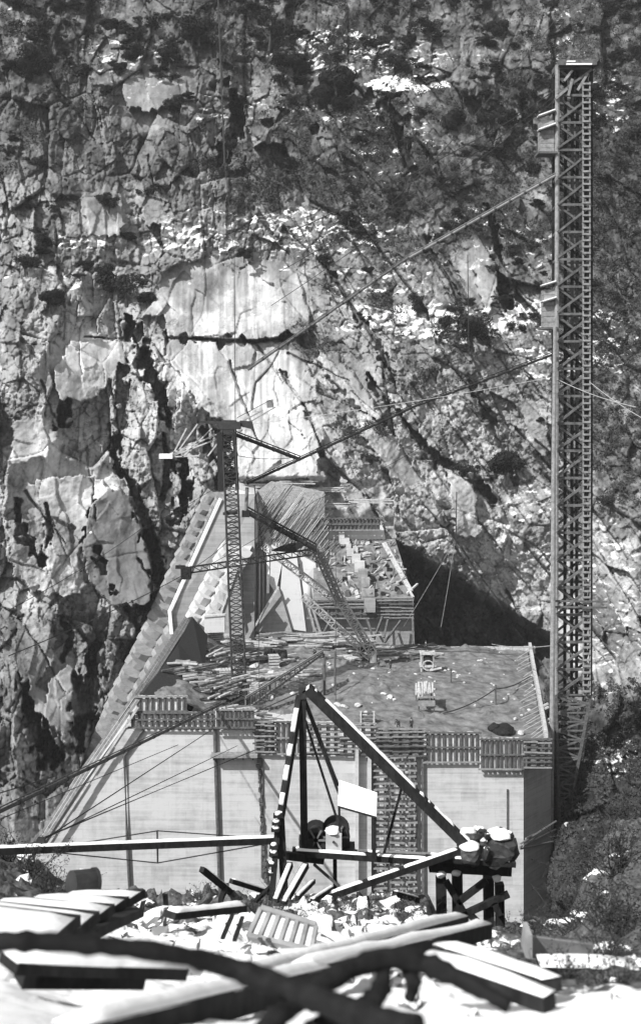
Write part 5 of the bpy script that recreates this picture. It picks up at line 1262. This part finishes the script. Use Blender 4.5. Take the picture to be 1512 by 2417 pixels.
# heap of boards with snow at the left
t = empty('board_stack', P(150, 2180, 15), 'wide stack of boards buried in snow at the left edge', 'board stack')
ends = [(304, 2134, 17.4), (268, 2154, 16.3), (233, 2175, 15.2), (196, 2196, 14.2), (150, 2208, 13.4)]
for i, e in enumerate(ends):
    q = P(*e); p = P(*e)+Vector((-1.15-.2*i, .6, -.25+.05*i)); wd = .8
    mb = MB(); mb.beam(p, q, wd, .12); b_ = mb.build('board', 'timber_dark', t)
    mb = MB(); mb.snowcap(p+Vector((0, 0, .05)), q+Vector((-.03, 0, .05)), wd*.93, .09, 70+i, seg=.3); mb.build('snow_cap', 'snow', b_, smooth=True)
mb = MB(); mb.beam(P(120, 2234, 13.6), P(308, 2152, 17.0), .4, .12); mb.build('bearer', 'timber_dark', t)
mb = MB(); blob(mb, P(20, 2262, 15.6), 1.3, 96, .4); blob(mb, P(90, 2236, 16.4), 1.0, 97, .4); mb.build('snow_drift', 'snow', t, smooth=True)
# barrel end behind the stack
c = P(222, 2082, 24); t = empty('tipped_drum', c, 'dark tipped drum with snow on its rim behind the board stack', 'drum')
ax = Vector((-.75, -.55, .15)).normalized()
mb = MB(); mb.tube([c, c-ax*-.5], .26, 18); mb.build('shell', 'steel_dark', t)
mb = MB(); mb.tube([c-ax*.03, c+ax*.03], .28, 18); mb.build('rim', 'steel_dark', t)
mb = MB(); blob(mb, c+Vector((-.2, .05, .0)), .24, 90, 1.0); mb.build('snow_cap', 'snow', t, smooth=True)
# slatted pallet
fl = P(590, 2218, 22); pc = [P(586, 2212, 20.6), P(734, 2246, 20.2), P(746, 2186, 20.7), P(616, 2146, 21.1)]
t = empty('slatted_pallet', pc[0], 'slatted pallet tipped up in the snow with white filled bays', 'pallet')
nrm = (pc[1]-pc[0]).cross(pc[3]-pc[0]).normalized()
if nrm.z < 0: nrm = -nrm
mb = MB(); mb.prism([p-nrm*.05 for p in pc], nrm*.04); mb.build('snow_bed', 'snow', t)
for i in range(7):
    f = i/6; mb = MB(); mb.beam(pc[0]*(1-f)+pc[1]*f, pc[3]*(1-f)+pc[2]*f, .075, .10, up=nrm); mb.build('slat', 'timber_mid', t)
for a, b in ((pc[0], pc[1]), (pc[3], pc[2])): mb = MB(); mb.beam(a, b, .09, .13, up=nrm); mb.build('rail', 'timber_mid', t)
for i in range(6):
    f = (i+.4)/6.5; q = (pc[0]*(1-f)+pc[1]*f); mb = MB(); mb.beam(q+Vector((0, 0, -.02)), q+Vector((-.12, -.05, -.42)), .05, .05); mb.build('stake', 'timber_pale', t)
# scrap below and beside it
for i, (p, q, w_, lab, sn) in enumerate((((525, 2215, 19), (548, 2160, 20), .07, 'thin stake leaning left of the pallet, left one', 0), ((553, 2220, 19), (572, 2165, 20), .07, 'thin stake leaning left of the pallet, right one', 0),
      ((400, 2160, 24), (570, 2142, 26), .3, 'dark board roof edge poking out of the snow left of the pallet', 1), ((640, 2265, 14), (780, 2262, 14.5), .16, 'level snowy plank under the pallet', 1),
      ((1000, 2210, 19), (1118, 2222, 19), .5, 'dark log end in the snow below the trestle', 1), ((640, 2250, 14), (720, 2290, 12), .1, 'short dark stick at the foot of the snowy timbers', 0))):
    a, b = P(*p), P(*q); t = empty('scrap_board', a, lab, 'board'); legbeam(a, b, w_, min(.13, w_*.6), 'board', t, snow=(.02, .98) if sn else None, seed=i+3, sh=.07)
# open wooden trough and plank at the right
t = empty('wooden_trough', P(1320, 2262, 16.6), 'open grey wooden trough lying in the brush at the right', 'trough')
mb = MB(); mb.prism([P(1248, 2262, 16.2), P(1252, 2212, 16.2), P(1400, 2232, 16.6), P(1400, 2268, 16.6)], (0, .06, 0)); mb.build('front_side', 'timber_mid', t)
mb = MB(); mb.prism([P(1240, 2262, 16.0), P(1246, 2208, 16.0), P(1256, 2208, 16.0), P(1256, 2264, 16.0)], (.0, .4, .0)); mb.build('end_board', 'timber_mid', t)
mb = MB(); mb.prism([P(1256, 2258, 17.2), P(1258, 2212, 17.2), P(1400, 2228, 17.6), P(1400, 2262, 17.6)], (0, .06, 0)); mb.build('rear_side', 'timber_far', t)
fg_timber((1270, 2276, 14.6), (1500, 2284, 14.6), .3, .08, 'snowy plank lying in front of the wooden trough', seed=38, sh=.1)
# blurred bent roots close to the lens
def limb(pts, label, name='bent_log', snow=None, mat='bark'):
    ps = [P(u, v, d) for u, v, d, r in pts]; rs = [r for *_, r in pts]; out = []; ro = []
    for i in range(len(ps)-1):
        p0 = ps[max(i-1, 0)]; p1 = ps[i]; p2 = ps[i+1]; p3 = ps[min(i+2, len(ps)-1)]
        for k in range(6):
            t_ = k/6; out.append(.5*((2*p1)+(p2-p0)*t_+(2*p0-5*p1+4*p2-p3)*t_**2+(3*p1-p0-3*p2+p3)*t_**3)); ro.append((rs[i]*(1-t_)+rs[i+1]*t_)*(.9+.18*math.sin(i*2.3+k*1.7)*math.sin(k*.9+i)))
    out.append(ps[-1]); ro.append(rs[-1]); mb = MB(); mb.tube(out, ro, 12); return mb, out
mb, o_ = limb([(-60, 2225, 5.2, .05), (60, 2222, 5.2, .05), (240, 2232, 5.3, .048), (420, 2254, 5.4, .044), (560, 2290, 5.5, .052), (700, 2340, 5.4, .062), (830, 2390, 5.2, .07), (980, 2440, 5.0, .08)], '')
single('bent_log', mb, 'bark_near', P(60, 2222, 5.2), 'long dark out of focus limb sagging across the lower left', 'log', smooth=True)
mb, o_ = limb([(600, 2470, 5.3, .07), (650, 2405, 5.4, .06), (740, 2340, 5.6, .058), (830, 2285, 5.8, .055), (930, 2262, 5.9, .055), (1020, 2282, 5.9, .06), (1120, 2330, 5.8, .05), (1200, 2375, 5.7, .035)], '')
t = empty('arched_log', P(700, 2400, 5.5), 'blurred dark arched root rising like a hoop at the lower middle', 'log'); mb.build('trunk', 'bark_near', t, smooth=True)
mb, o_ = limb([(905, 2280, 5.9, .04), (900, 2330, 5.8, .055), (870, 2370, 5.7, .06), (800, 2410, 5.6, .07), (740, 2450, 5.5, .08)], ''); mb.build('side_root', 'bark_near', t, smooth=True)
mb, o_ = limb([(955, 2270, 5.95, .05), (975, 2320, 5.9, .05), (965, 2360, 5.9, .03)], ''); mb.build('side_root', 'bark_near', t, smooth=True)
mb = MB(); blob(mb, P(842, 2380, 5.35), .055, 77, .8); blob(mb, P(815, 2396, 5.3), .05, 78, .8); mb.build('snow_patch', 'snow', t, smooth=True)

# ------------------------------------------------------------------ trees and scrub
def leafy(seed, n, size, flat=.8, lobes=7, leaf=.16, wide=.66, q0=.25, q1=.52):
    """a crown of unit radius: many small leaf faces in uneven clumps"""
    r = random.Random(seed); cl = []
    for i in range(lobes):
        a = r.uniform(0, 6.28); d = r.uniform(.08, wide); cl.append((Vector((math.cos(a)*d, math.sin(a)*d, r.uniform(-.45, .55)*flat)), r.uniform(q0, q1)))
    mb = MB()
    for i in range(n):
        c, q = r.choice(cl); v = Vector((r.gauss(0, 1), r.gauss(0, 1), r.gauss(0, 1))).normalized()*q*r.uniform(.5, 1.08); v.z *= .8
        p = c+v; nrm_ = (v+Vector((r.gauss(0, .5), r.gauss(0, .5), r.gauss(0, .5)))*q).normalized(); a = nrm_.orthogonal().normalized()*leaf*r.uniform(.5, 1.2); b = nrm_.cross(a)*r.uniform(.5, 1)
        mb.add([p-a, p-b*.6, p+a, p+b*.6], [(0, 1, 2, 3)])
    return mb
crowns = [leafy(100+i, 4200, 1, .8, 6+i, .085) if i % 3 else leafy(100+i, 2800, 1, .7, 16, .07, 1.05, .12, .36) for i in range(5)]
def mk_tree(i, name='scrub_tree'):
    t = empty(name, (0, 0, 0)); c = crowns[i]
    me_o = c.build('crown', 'leaf_dark' if i % 3 else 'leaf_mid', t)
    mb = MB(); r = random.Random(i); mb.tube([(0, 0, -1.1), (.05, 0, -.5), (0, .05, .1)], [.07, .055, .03], 6)
    for k in range(4): a = r.uniform(0, 6.28); mb.tube([(.02, 0, -.6+.1*k), (math.cos(a)*.35, math.sin(a)*.35, -.1+.1*k), (math.cos(a)*.6, math.sin(a)*.6, .2)], [.04, .025, .01], 5)
    mb.build('trunk', 'bark', t); return t
protos = [mk_tree(i) for i in range(5)]
used = [False]*5
def plant(i, loc, s, label, group=None, cat='tree', squash=1.0):
    t = protos[i] if not used[i] else copy_tree(protos[i]); used[i] = True
    t.location = loc; t.scale = (s, s, s*squash); t.rotation_euler = (0, 0, rr.uniform(0, 6.28)); tag(t, label, cat)
    if group: t['group'] = group
    elif 'group' in t: del t['group']
    return t
def on_cliff(u, v, s): d = cd(u, v); return P(u, v, d-s*.35)
big = [(298, 668, 52, 'large round dark evergreen at the left edge of the pale dome'), (690, 385, 20, 'small lone dark bush on the broken rock face above the snow band'), (548, 255, 34, 'dark tree at the head of the central cleft'),
 (537, 345, 26, 'dark tree low in the central cleft'), (790, 190, 52, 'wide dark tree just left of the long snow ledge'), (80, 75, 48, 'tall dark tree filling the top left corner'), (75, 145, 46, 'dark tree directly below the top left corner tree'),
 (470, 60, 44, 'big dark tree left of the hanging cable near the top'), (635, 70, 46, 'big dark tree right of the hanging cable near the top'), (400, 130, 30, 'dark tree on the snow patches at the upper left'), (1110, 770, 60, 'broad dark tree on the snow ledge left of the tower'),
 (985, 715, 34, 'dark bushy tree on the right slope above the long snow line'), (1190, 1090, 50, 'dark tree over the gully low on the right slope'), (1090, 1110, 34, 'dark tree in the gully left of the low right one'), (576, 598, 20, 'small dark bush on top of the pale dome'),
 (930, 500, 24, 'dark bush above the middle of the upper chute'), (415, 245, 28, 'dark shrub hanging under the round grey boulder'), (120, 700, 36, 'dark shrub on the ledge left of the round evergreen'), (60, 620, 30, 'dark shrub at the left edge halfway up'), (700, 150, 34, 'dark tree on the snow band near the top centre'),
 (1010, 60, 36, 'dark tree in the upper right scrub left of the bare crag'), (250, 640, 24, 'lesser dark bush touching the left of the round evergreen'), (345, 700, 26, 'lesser dark bush touching the lower right of the round evergreen')]
for k, (u, v, r_, lab) in enumerate(big):
    d = cd(u, v); s = r_/FP*d*1.15; plant(k % 5, P(u, v, d-s*.8), s, lab, squash=.85)
def dens(u, v):
    n = float(fbm(np.array([u/75.]), np.array([v/60.]), 501, 3)[0])
    z = .20 if v < 260 else (.02 if v < 600 else -.15)
    if u > 850 and v < 850: z += .16
    if u > 1290: z += .18
    if u < 230 and v < 720: z += .12
    if u > 950 and 850 < v < 1300: z += -.02
    if 360 < u < 760 and 600 < v < 1200: z -= .8
    if u < 400 and v > 720: z -= .4
    if 380 < u < 780 and 260 < v < 520: z -= .35
    return n+z
cnt = {}
k = 0; tries = 0
while k < 275 and tries < 6000:
    tries += 1; u, v = rr.uniform(10, 1500), rr.uniform(-10, 1480) if rr.random() < .4 else rr.uniform(-10, 800)
    if dens(u, v) < .12 or (915 < u < 1290 and v > 1260) or (380 < u < 930 and v > 1100): continue
    d = cd(u, v); s = rr.uniform(.9, 3.6)*(1.3 if v < 300 else .85)
    reg = ('upper left' if u < 500 else 'upper middle' if u < 950 else 'upper right') if v < 480 else ('left' if u < 500 else 'middle right' if u < 1290 else 'far right')
    plant(rr.choice((0, 3, 0, 3, 1, 4)), P(u, v, d-s*.25), s, 'dark evergreen shrub among others on the %s of the canyon wall' % reg, 'shrubs on the %s of the canyon wall' % reg, 'shrub', rr.uniform(.45, .95)); k += 1
print('shrubs', k)
for i in range(5):
    if not used[i]: plant(i, on_cliff(1450, 300+60*i, 2), 2, 'dark evergreen shrub among others on the far right of the canyon wall', 'shrubs on the far right of the canyon wall', 'shrub')
# bare and half bare bushes on the near right and left banks
def twiggy(seed, n=26, leaves=160):
    r = random.Random(seed); mb = MB(); lv = MB(); sn = MB()
    for i in range(n):
        a = r.uniform(0, 6.28); tl_ = r.uniform(.1, 1.0); L = r.uniform(.7, 1.5); p = Vector((r.uniform(-.2, .2), r.uniform(-.2, .2), 0)); pts = [p]; d = Vector((math.cos(a)*tl_, math.sin(a)*tl_, 1)).normalized()
        for k_ in range(5):
            d = (d+Vector((r.gauss(0, .22), r.gauss(0, .22), r.gauss(0, .16)))).normalized(); p = p+d*L/5; pts.append(p)
            if k_ > 0 and r.random() < .8:
                e = (d+Vector((r.gauss(0, .7), r.gauss(0, .7), r.gauss(0, .5)))).normalized()*L*.3; mb.tube([p, p+e*.5, p+e+Vector((0, 0, .03))], [.008, .006, .003], 4)
                for _ in range(leaves//n):
                    q = p+e*r.random()+Vector((r.gauss(0, .06), r.gauss(0, .06), r.gauss(0, .06))); x = Vector((r.gauss(0, 1), r.gauss(0, 1), r.gauss(0, 1))).normalized(); y = x.orthogonal().normalized(); lv.add([q-x*.045, q-y*.02, q+x*.045, q+y*.02], [(0, 1, 2, 3)])
        mb.tube(pts, [.02, .016, .012, .009, .006, .003], 5)
    return mb, lv
bush_p = []
for i in range(3):
    t = empty('bare_bush', (0, 0, 0)); mb, lv = twiggy(300+i, 22, 150 if i != 1 else 50); mb.build('branches', 'twig', t); lv.build('leaves', 'leaf_mid', t); bush_p.append(t)
bu = [False]*3
spots = [(1262, 2230, 34, 1.0, 'right bank below the corner of the dam'), (1340, 2110, 52, 2.2, 'right bank'), (1400, 2090, 50, 2.4, 'right bank'), (1460, 2080, 48, 2.6, 'right bank'), (1370, 2160, 40, 1.6, 'right bank'), (1450, 2150, 38, 1.8, 'right bank'), (1300, 2170, 42, 1.4, 'right bank'),
  (1420, 2250, 19, .8, 'right bank'), (1350, 2290, 14, .5, 'right bank'), (1455, 2300, 13, .55, 'right bank'), (1390, 2260, 17, .6, 'right bank'), (1320, 2250, 19, .6, 'right bank'), (1200, 2230, 22, .5, 'right bank'), (1280, 2240, 22, .8, 'right bank'), (1420, 2220, 26, 1.1, 'right bank'), (1480, 2230, 24, 1.2, 'right bank'), (1360, 2215, 28, 1.0, 'right bank'), (1440, 2275, 18, .6, 'right bank'), (1330, 2050, 70, 2.6, 'right bank'), (1400, 2040, 70, 2.8, 'right bank'), (1465, 2020, 66, 3.0, 'right bank'), (1430, 1930, 110, 3.0, 'right bank'), (1480, 1880, 110, 3.2, 'right bank'),
  (60, 2075, 44, 1.5, 'left bank'), (110, 2085, 42, 1.3, 'left bank'), (160, 2090, 40, 1.1, 'left bank'), (20, 2060, 50, 1.8, 'left bank'), (190, 2075, 44, .9, 'left bank'),
  (480, 2120, 52, 1.2, 'middle'), (610, 2150, 36, .9, 'middle'), (640, 2165, 32, .8, 'middle'), (560, 2170, 28, .6, 'middle'), (830, 2160, 40, 1.0, 'middle'), (760, 2160, 38, .9, 'middle'), (880, 2175, 36, .8, 'middle'), (950, 2170, 38, .8, 'middle'), (1010, 2190, 34, .8, 'middle'), (700, 2185, 26, .6, 'middle'), (1230, 2240, 26, .7, 'right bank')]
LB = {'right bank': ('wiry half bare bush among others on the near right bank', 'bushes on the near right bank'), 'left bank': ('wiry bush among others at the near left edge above the board stack', 'bushes at the near left edge'), 'middle': ('low wiry bush in the snow round the derrick', 'low bushes in the snow round the derrick')}
for k, (u, v, y, s, lab) in enumerate(spots):
    i = k % 3; t = bush_p[i] if not bu[i] else copy_tree(bush_p[i]); bu[i] = True
    if y < 75: p = gp(u, y)-Vector((0, 0, .15))
    else: p = P(u, v, cd(u, v)-.5)
    t.location = p; s = s*(.5 if y > 40 and u > 1200 else .8); t.scale = (s*1.2, s*1.2, s*.85); t.rotation_euler = (0, 0, rr.uniform(0, 6)); q = LB.get(lab)
    if q: tag(t, q[0], 'bush', q[1])
    else: tag(t, 'wiry bush on the brink directly below the right corner of the dam', 'bush')
# snow capped stones in front
mb = MB(); blob(mb, (0, 0, 0), 1, 13, .7); fr = single('field_stone', mb, 'rock_snow', (0, 0, 0), '', 'stone'); k = 0
while k < 120:
    y = rr.uniform(11, 58) if rr.random() < .8 else rr.uniform(7, 14); u = rr.uniform(20, 1500)
    if u < 330 and y < 22: continue
    s = rr.uniform(.10, .5)*np.interp(y, [7, 20, 58], [.25, .6, 1.4]); o = fr if k == 0 else fr.copy()
    if k: COL.objects.link(o)
    o.location = gp(u, y)+Vector((0, 0, s*.12)); o.scale = (s*rr.uniform(.8, 1.5), s*rr.uniform(.8, 1.3), s*rr.uniform(.6, 1)); o.rotation_euler = (rr.uniform(-.3, .3), rr.uniform(-.3, .3), rr.uniform(0, 6))
    tag(o, 'snow capped dark stone half buried in the near snowfield', 'stone', 'stones in the near snowfield'); k += 1
# each repeat says where it stands: by size, by the landmark nearest to it and by its rank beside that landmark
ORD = ['nearest', 'second nearest', 'third nearest', 'fourth nearest', 'fifth nearest', 'sixth nearest', 'seventh nearest', 'eighth nearest', 'ninth nearest', 'tenth nearest', 'eleventh nearest', 'twelfth nearest', 'thirteenth nearest', 'fourteenth nearest', 'fifteenth nearest']
def relabel(prefix, look, marks, sizes, far=('above', 'below', 'left of', 'right of')):
    bpy.context.view_layer.update(); bins = {}
    for o in bpy.data.objects:
        if o.parent or not str(o.get('group', '')).startswith(prefix): continue
        p = o.matrix_world.translation; u, v = HU+p.x/p.y*FP, HV-p.z/p.y*FP
        d, mu, mv, nm = min((math.hypot(u-a, v-b), a, b, n_) for a, b, n_ in marks)
        du, dv = u-mu, v-mv
        w_ = (far[0] if dv < 0 else far[1]) if abs(dv) > abs(du) else (far[2] if du < 0 else far[3])
        s_ = o.scale.x*FP/p.y; sz = sizes[1] if s_ > sizes[0] else sizes[2]
        bins.setdefault((sz, w_, nm), []).append((d, o.name))
    for (sz, w_, nm), lst in bins.items():
        for k_, (d, n_) in enumerate(sorted(lst)):
            bpy.data.objects[n_]['label'] = '%s %s, %s %s %s' % (sz, look, ORD[min(k_, 14)], w_, nm)
MW = [(298, 668, 'the large round evergreen'), (690, 385, 'the lone bush on broken rock'), (548, 300, 'the dark central cleft'), (790, 190, 'the wide tree by the snow ledge'), (950, 190, 'the long snow ledge'), (80, 100, 'the top left corner trees'),
      (510, 30, 'the top of the hanging cable'), (1350, 150, 'the head of the tall tower'), (1290, 320, 'the upper tower cabin'), (1295, 725, 'the lower tower cabin'), (1110, 770, 'the broad tree on the snow ledge'), (970, 605, 'the joint of the upper chute'),
      (1150, 640, 'the pale rock rib'), (240, 500, 'the small pale slab'), (360, 210, 'the round grey boulder face'), (560, 700, 'the pale dome'), (210, 840, 'the pale left slab'), (970, 962, 'the joint of the lower chute'), (1190, 1090, 'the low gully tree'), (1430, 450, 'the right edge beside the tower'),
      (1430, 1000, 'the wires right of the tower'), (1430, 1400, 'the outriggers of the tower'), (90, 450, 'the left edge above the small slab'), (1080, 60, 'the bare crag at the top'), (760, 520, 'the middle snow band'), (60, 650, 'the left edge ledge'), (1180, 350, 'the slanting dark cable'), (640, 120, 'the top centre snow band'), (250, 150, 'the upper left snow patches')]
relabel('shrubs on the', 'dark evergreen shrub', MW, (16, 'broad', 'small'))
MF = [(150, 2150, 'the board stack'), (665, 2185, 'the slatted pallet'), (1120, 2120, 'the ballast trestle'), (700, 2110, 'the derrick foot'), (940, 2110, 'the ladder of forms'), (1320, 2240, 'the wooden trough'), (900, 2250, 'the arched root'), (480, 2150, 'the dark board in the snow'), (1440, 2130, 'the right edge'), (330, 2280, 'the level snowy plank'), (1090, 2180, 'the ends of the long timbers'), (560, 2060, 'the logs left of the derrick'), (1250, 2150, 'the lower corner of the dam'), (1400, 1950, 'the hanging sack by the tower'), (560, 2350, 'the sagging limb')]
relabel('stones in the near', 'snow capped dark stone', MF, (9, 'larger', 'small'))
relabel('bushes on the near right', 'wiry half bare bush', MF, (60, 'big', 'low'))
relabel('low bushes in the snow', 'low wiry bush in the snow', MF, (60, 'big', 'thin'))
relabel('bushes at the near left', 'wiry bush on the left bank', MF, (60, 'big', 'thin'))
MD = [(1010, 1560, 'the round wheel mixer'), (1003, 1650, 'the loading trestle'), (866, 1690, 'the stone crib'), (880, 1540, 'the white spout'), (765, 1600, 'the gangway prop'), (1192, 1700, 'the dark covered heap'), (640, 1530, 'the dark barrels'), (620, 1660, 'the foot of the lattice mast'), (1169, 1650, 'the post carrying the hose'), (1130, 1545, 'the rear edge form'), (1240, 1600, 'the right edge rods')]
relabel('stones scattered on the deck', 'pale broken stone on the deck', MD, (6.5, 'larger', 'small'))
print('objects', len(bpy.data.objects))

# thin winter air in the gorge
mb = MB(); mb.box((0, 215, 40), (900, 520, 560)); hz = mb.build('haze', 'snow'); hm = bpy.data.materials.new('thin_air'); hm.use_nodes = True; ht = hm.node_tree
for n_ in list(ht.nodes):
    if n_.type != 'OUTPUT_MATERIAL': ht.nodes.remove(n_)
pv_ = ht.nodes.new('ShaderNodeVolumePrincipled'); pv_.inputs['Color'].default_value = (.9, .9, .9, 1); pv_.inputs['Density'].default_value = .00012
ht.links.new(pv_.outputs[0], ht.nodes['Material Output'].inputs['Volume']); hz.data.materials.clear(); hz.data.materials.append(hm); hz['kind'] = 'stuff'
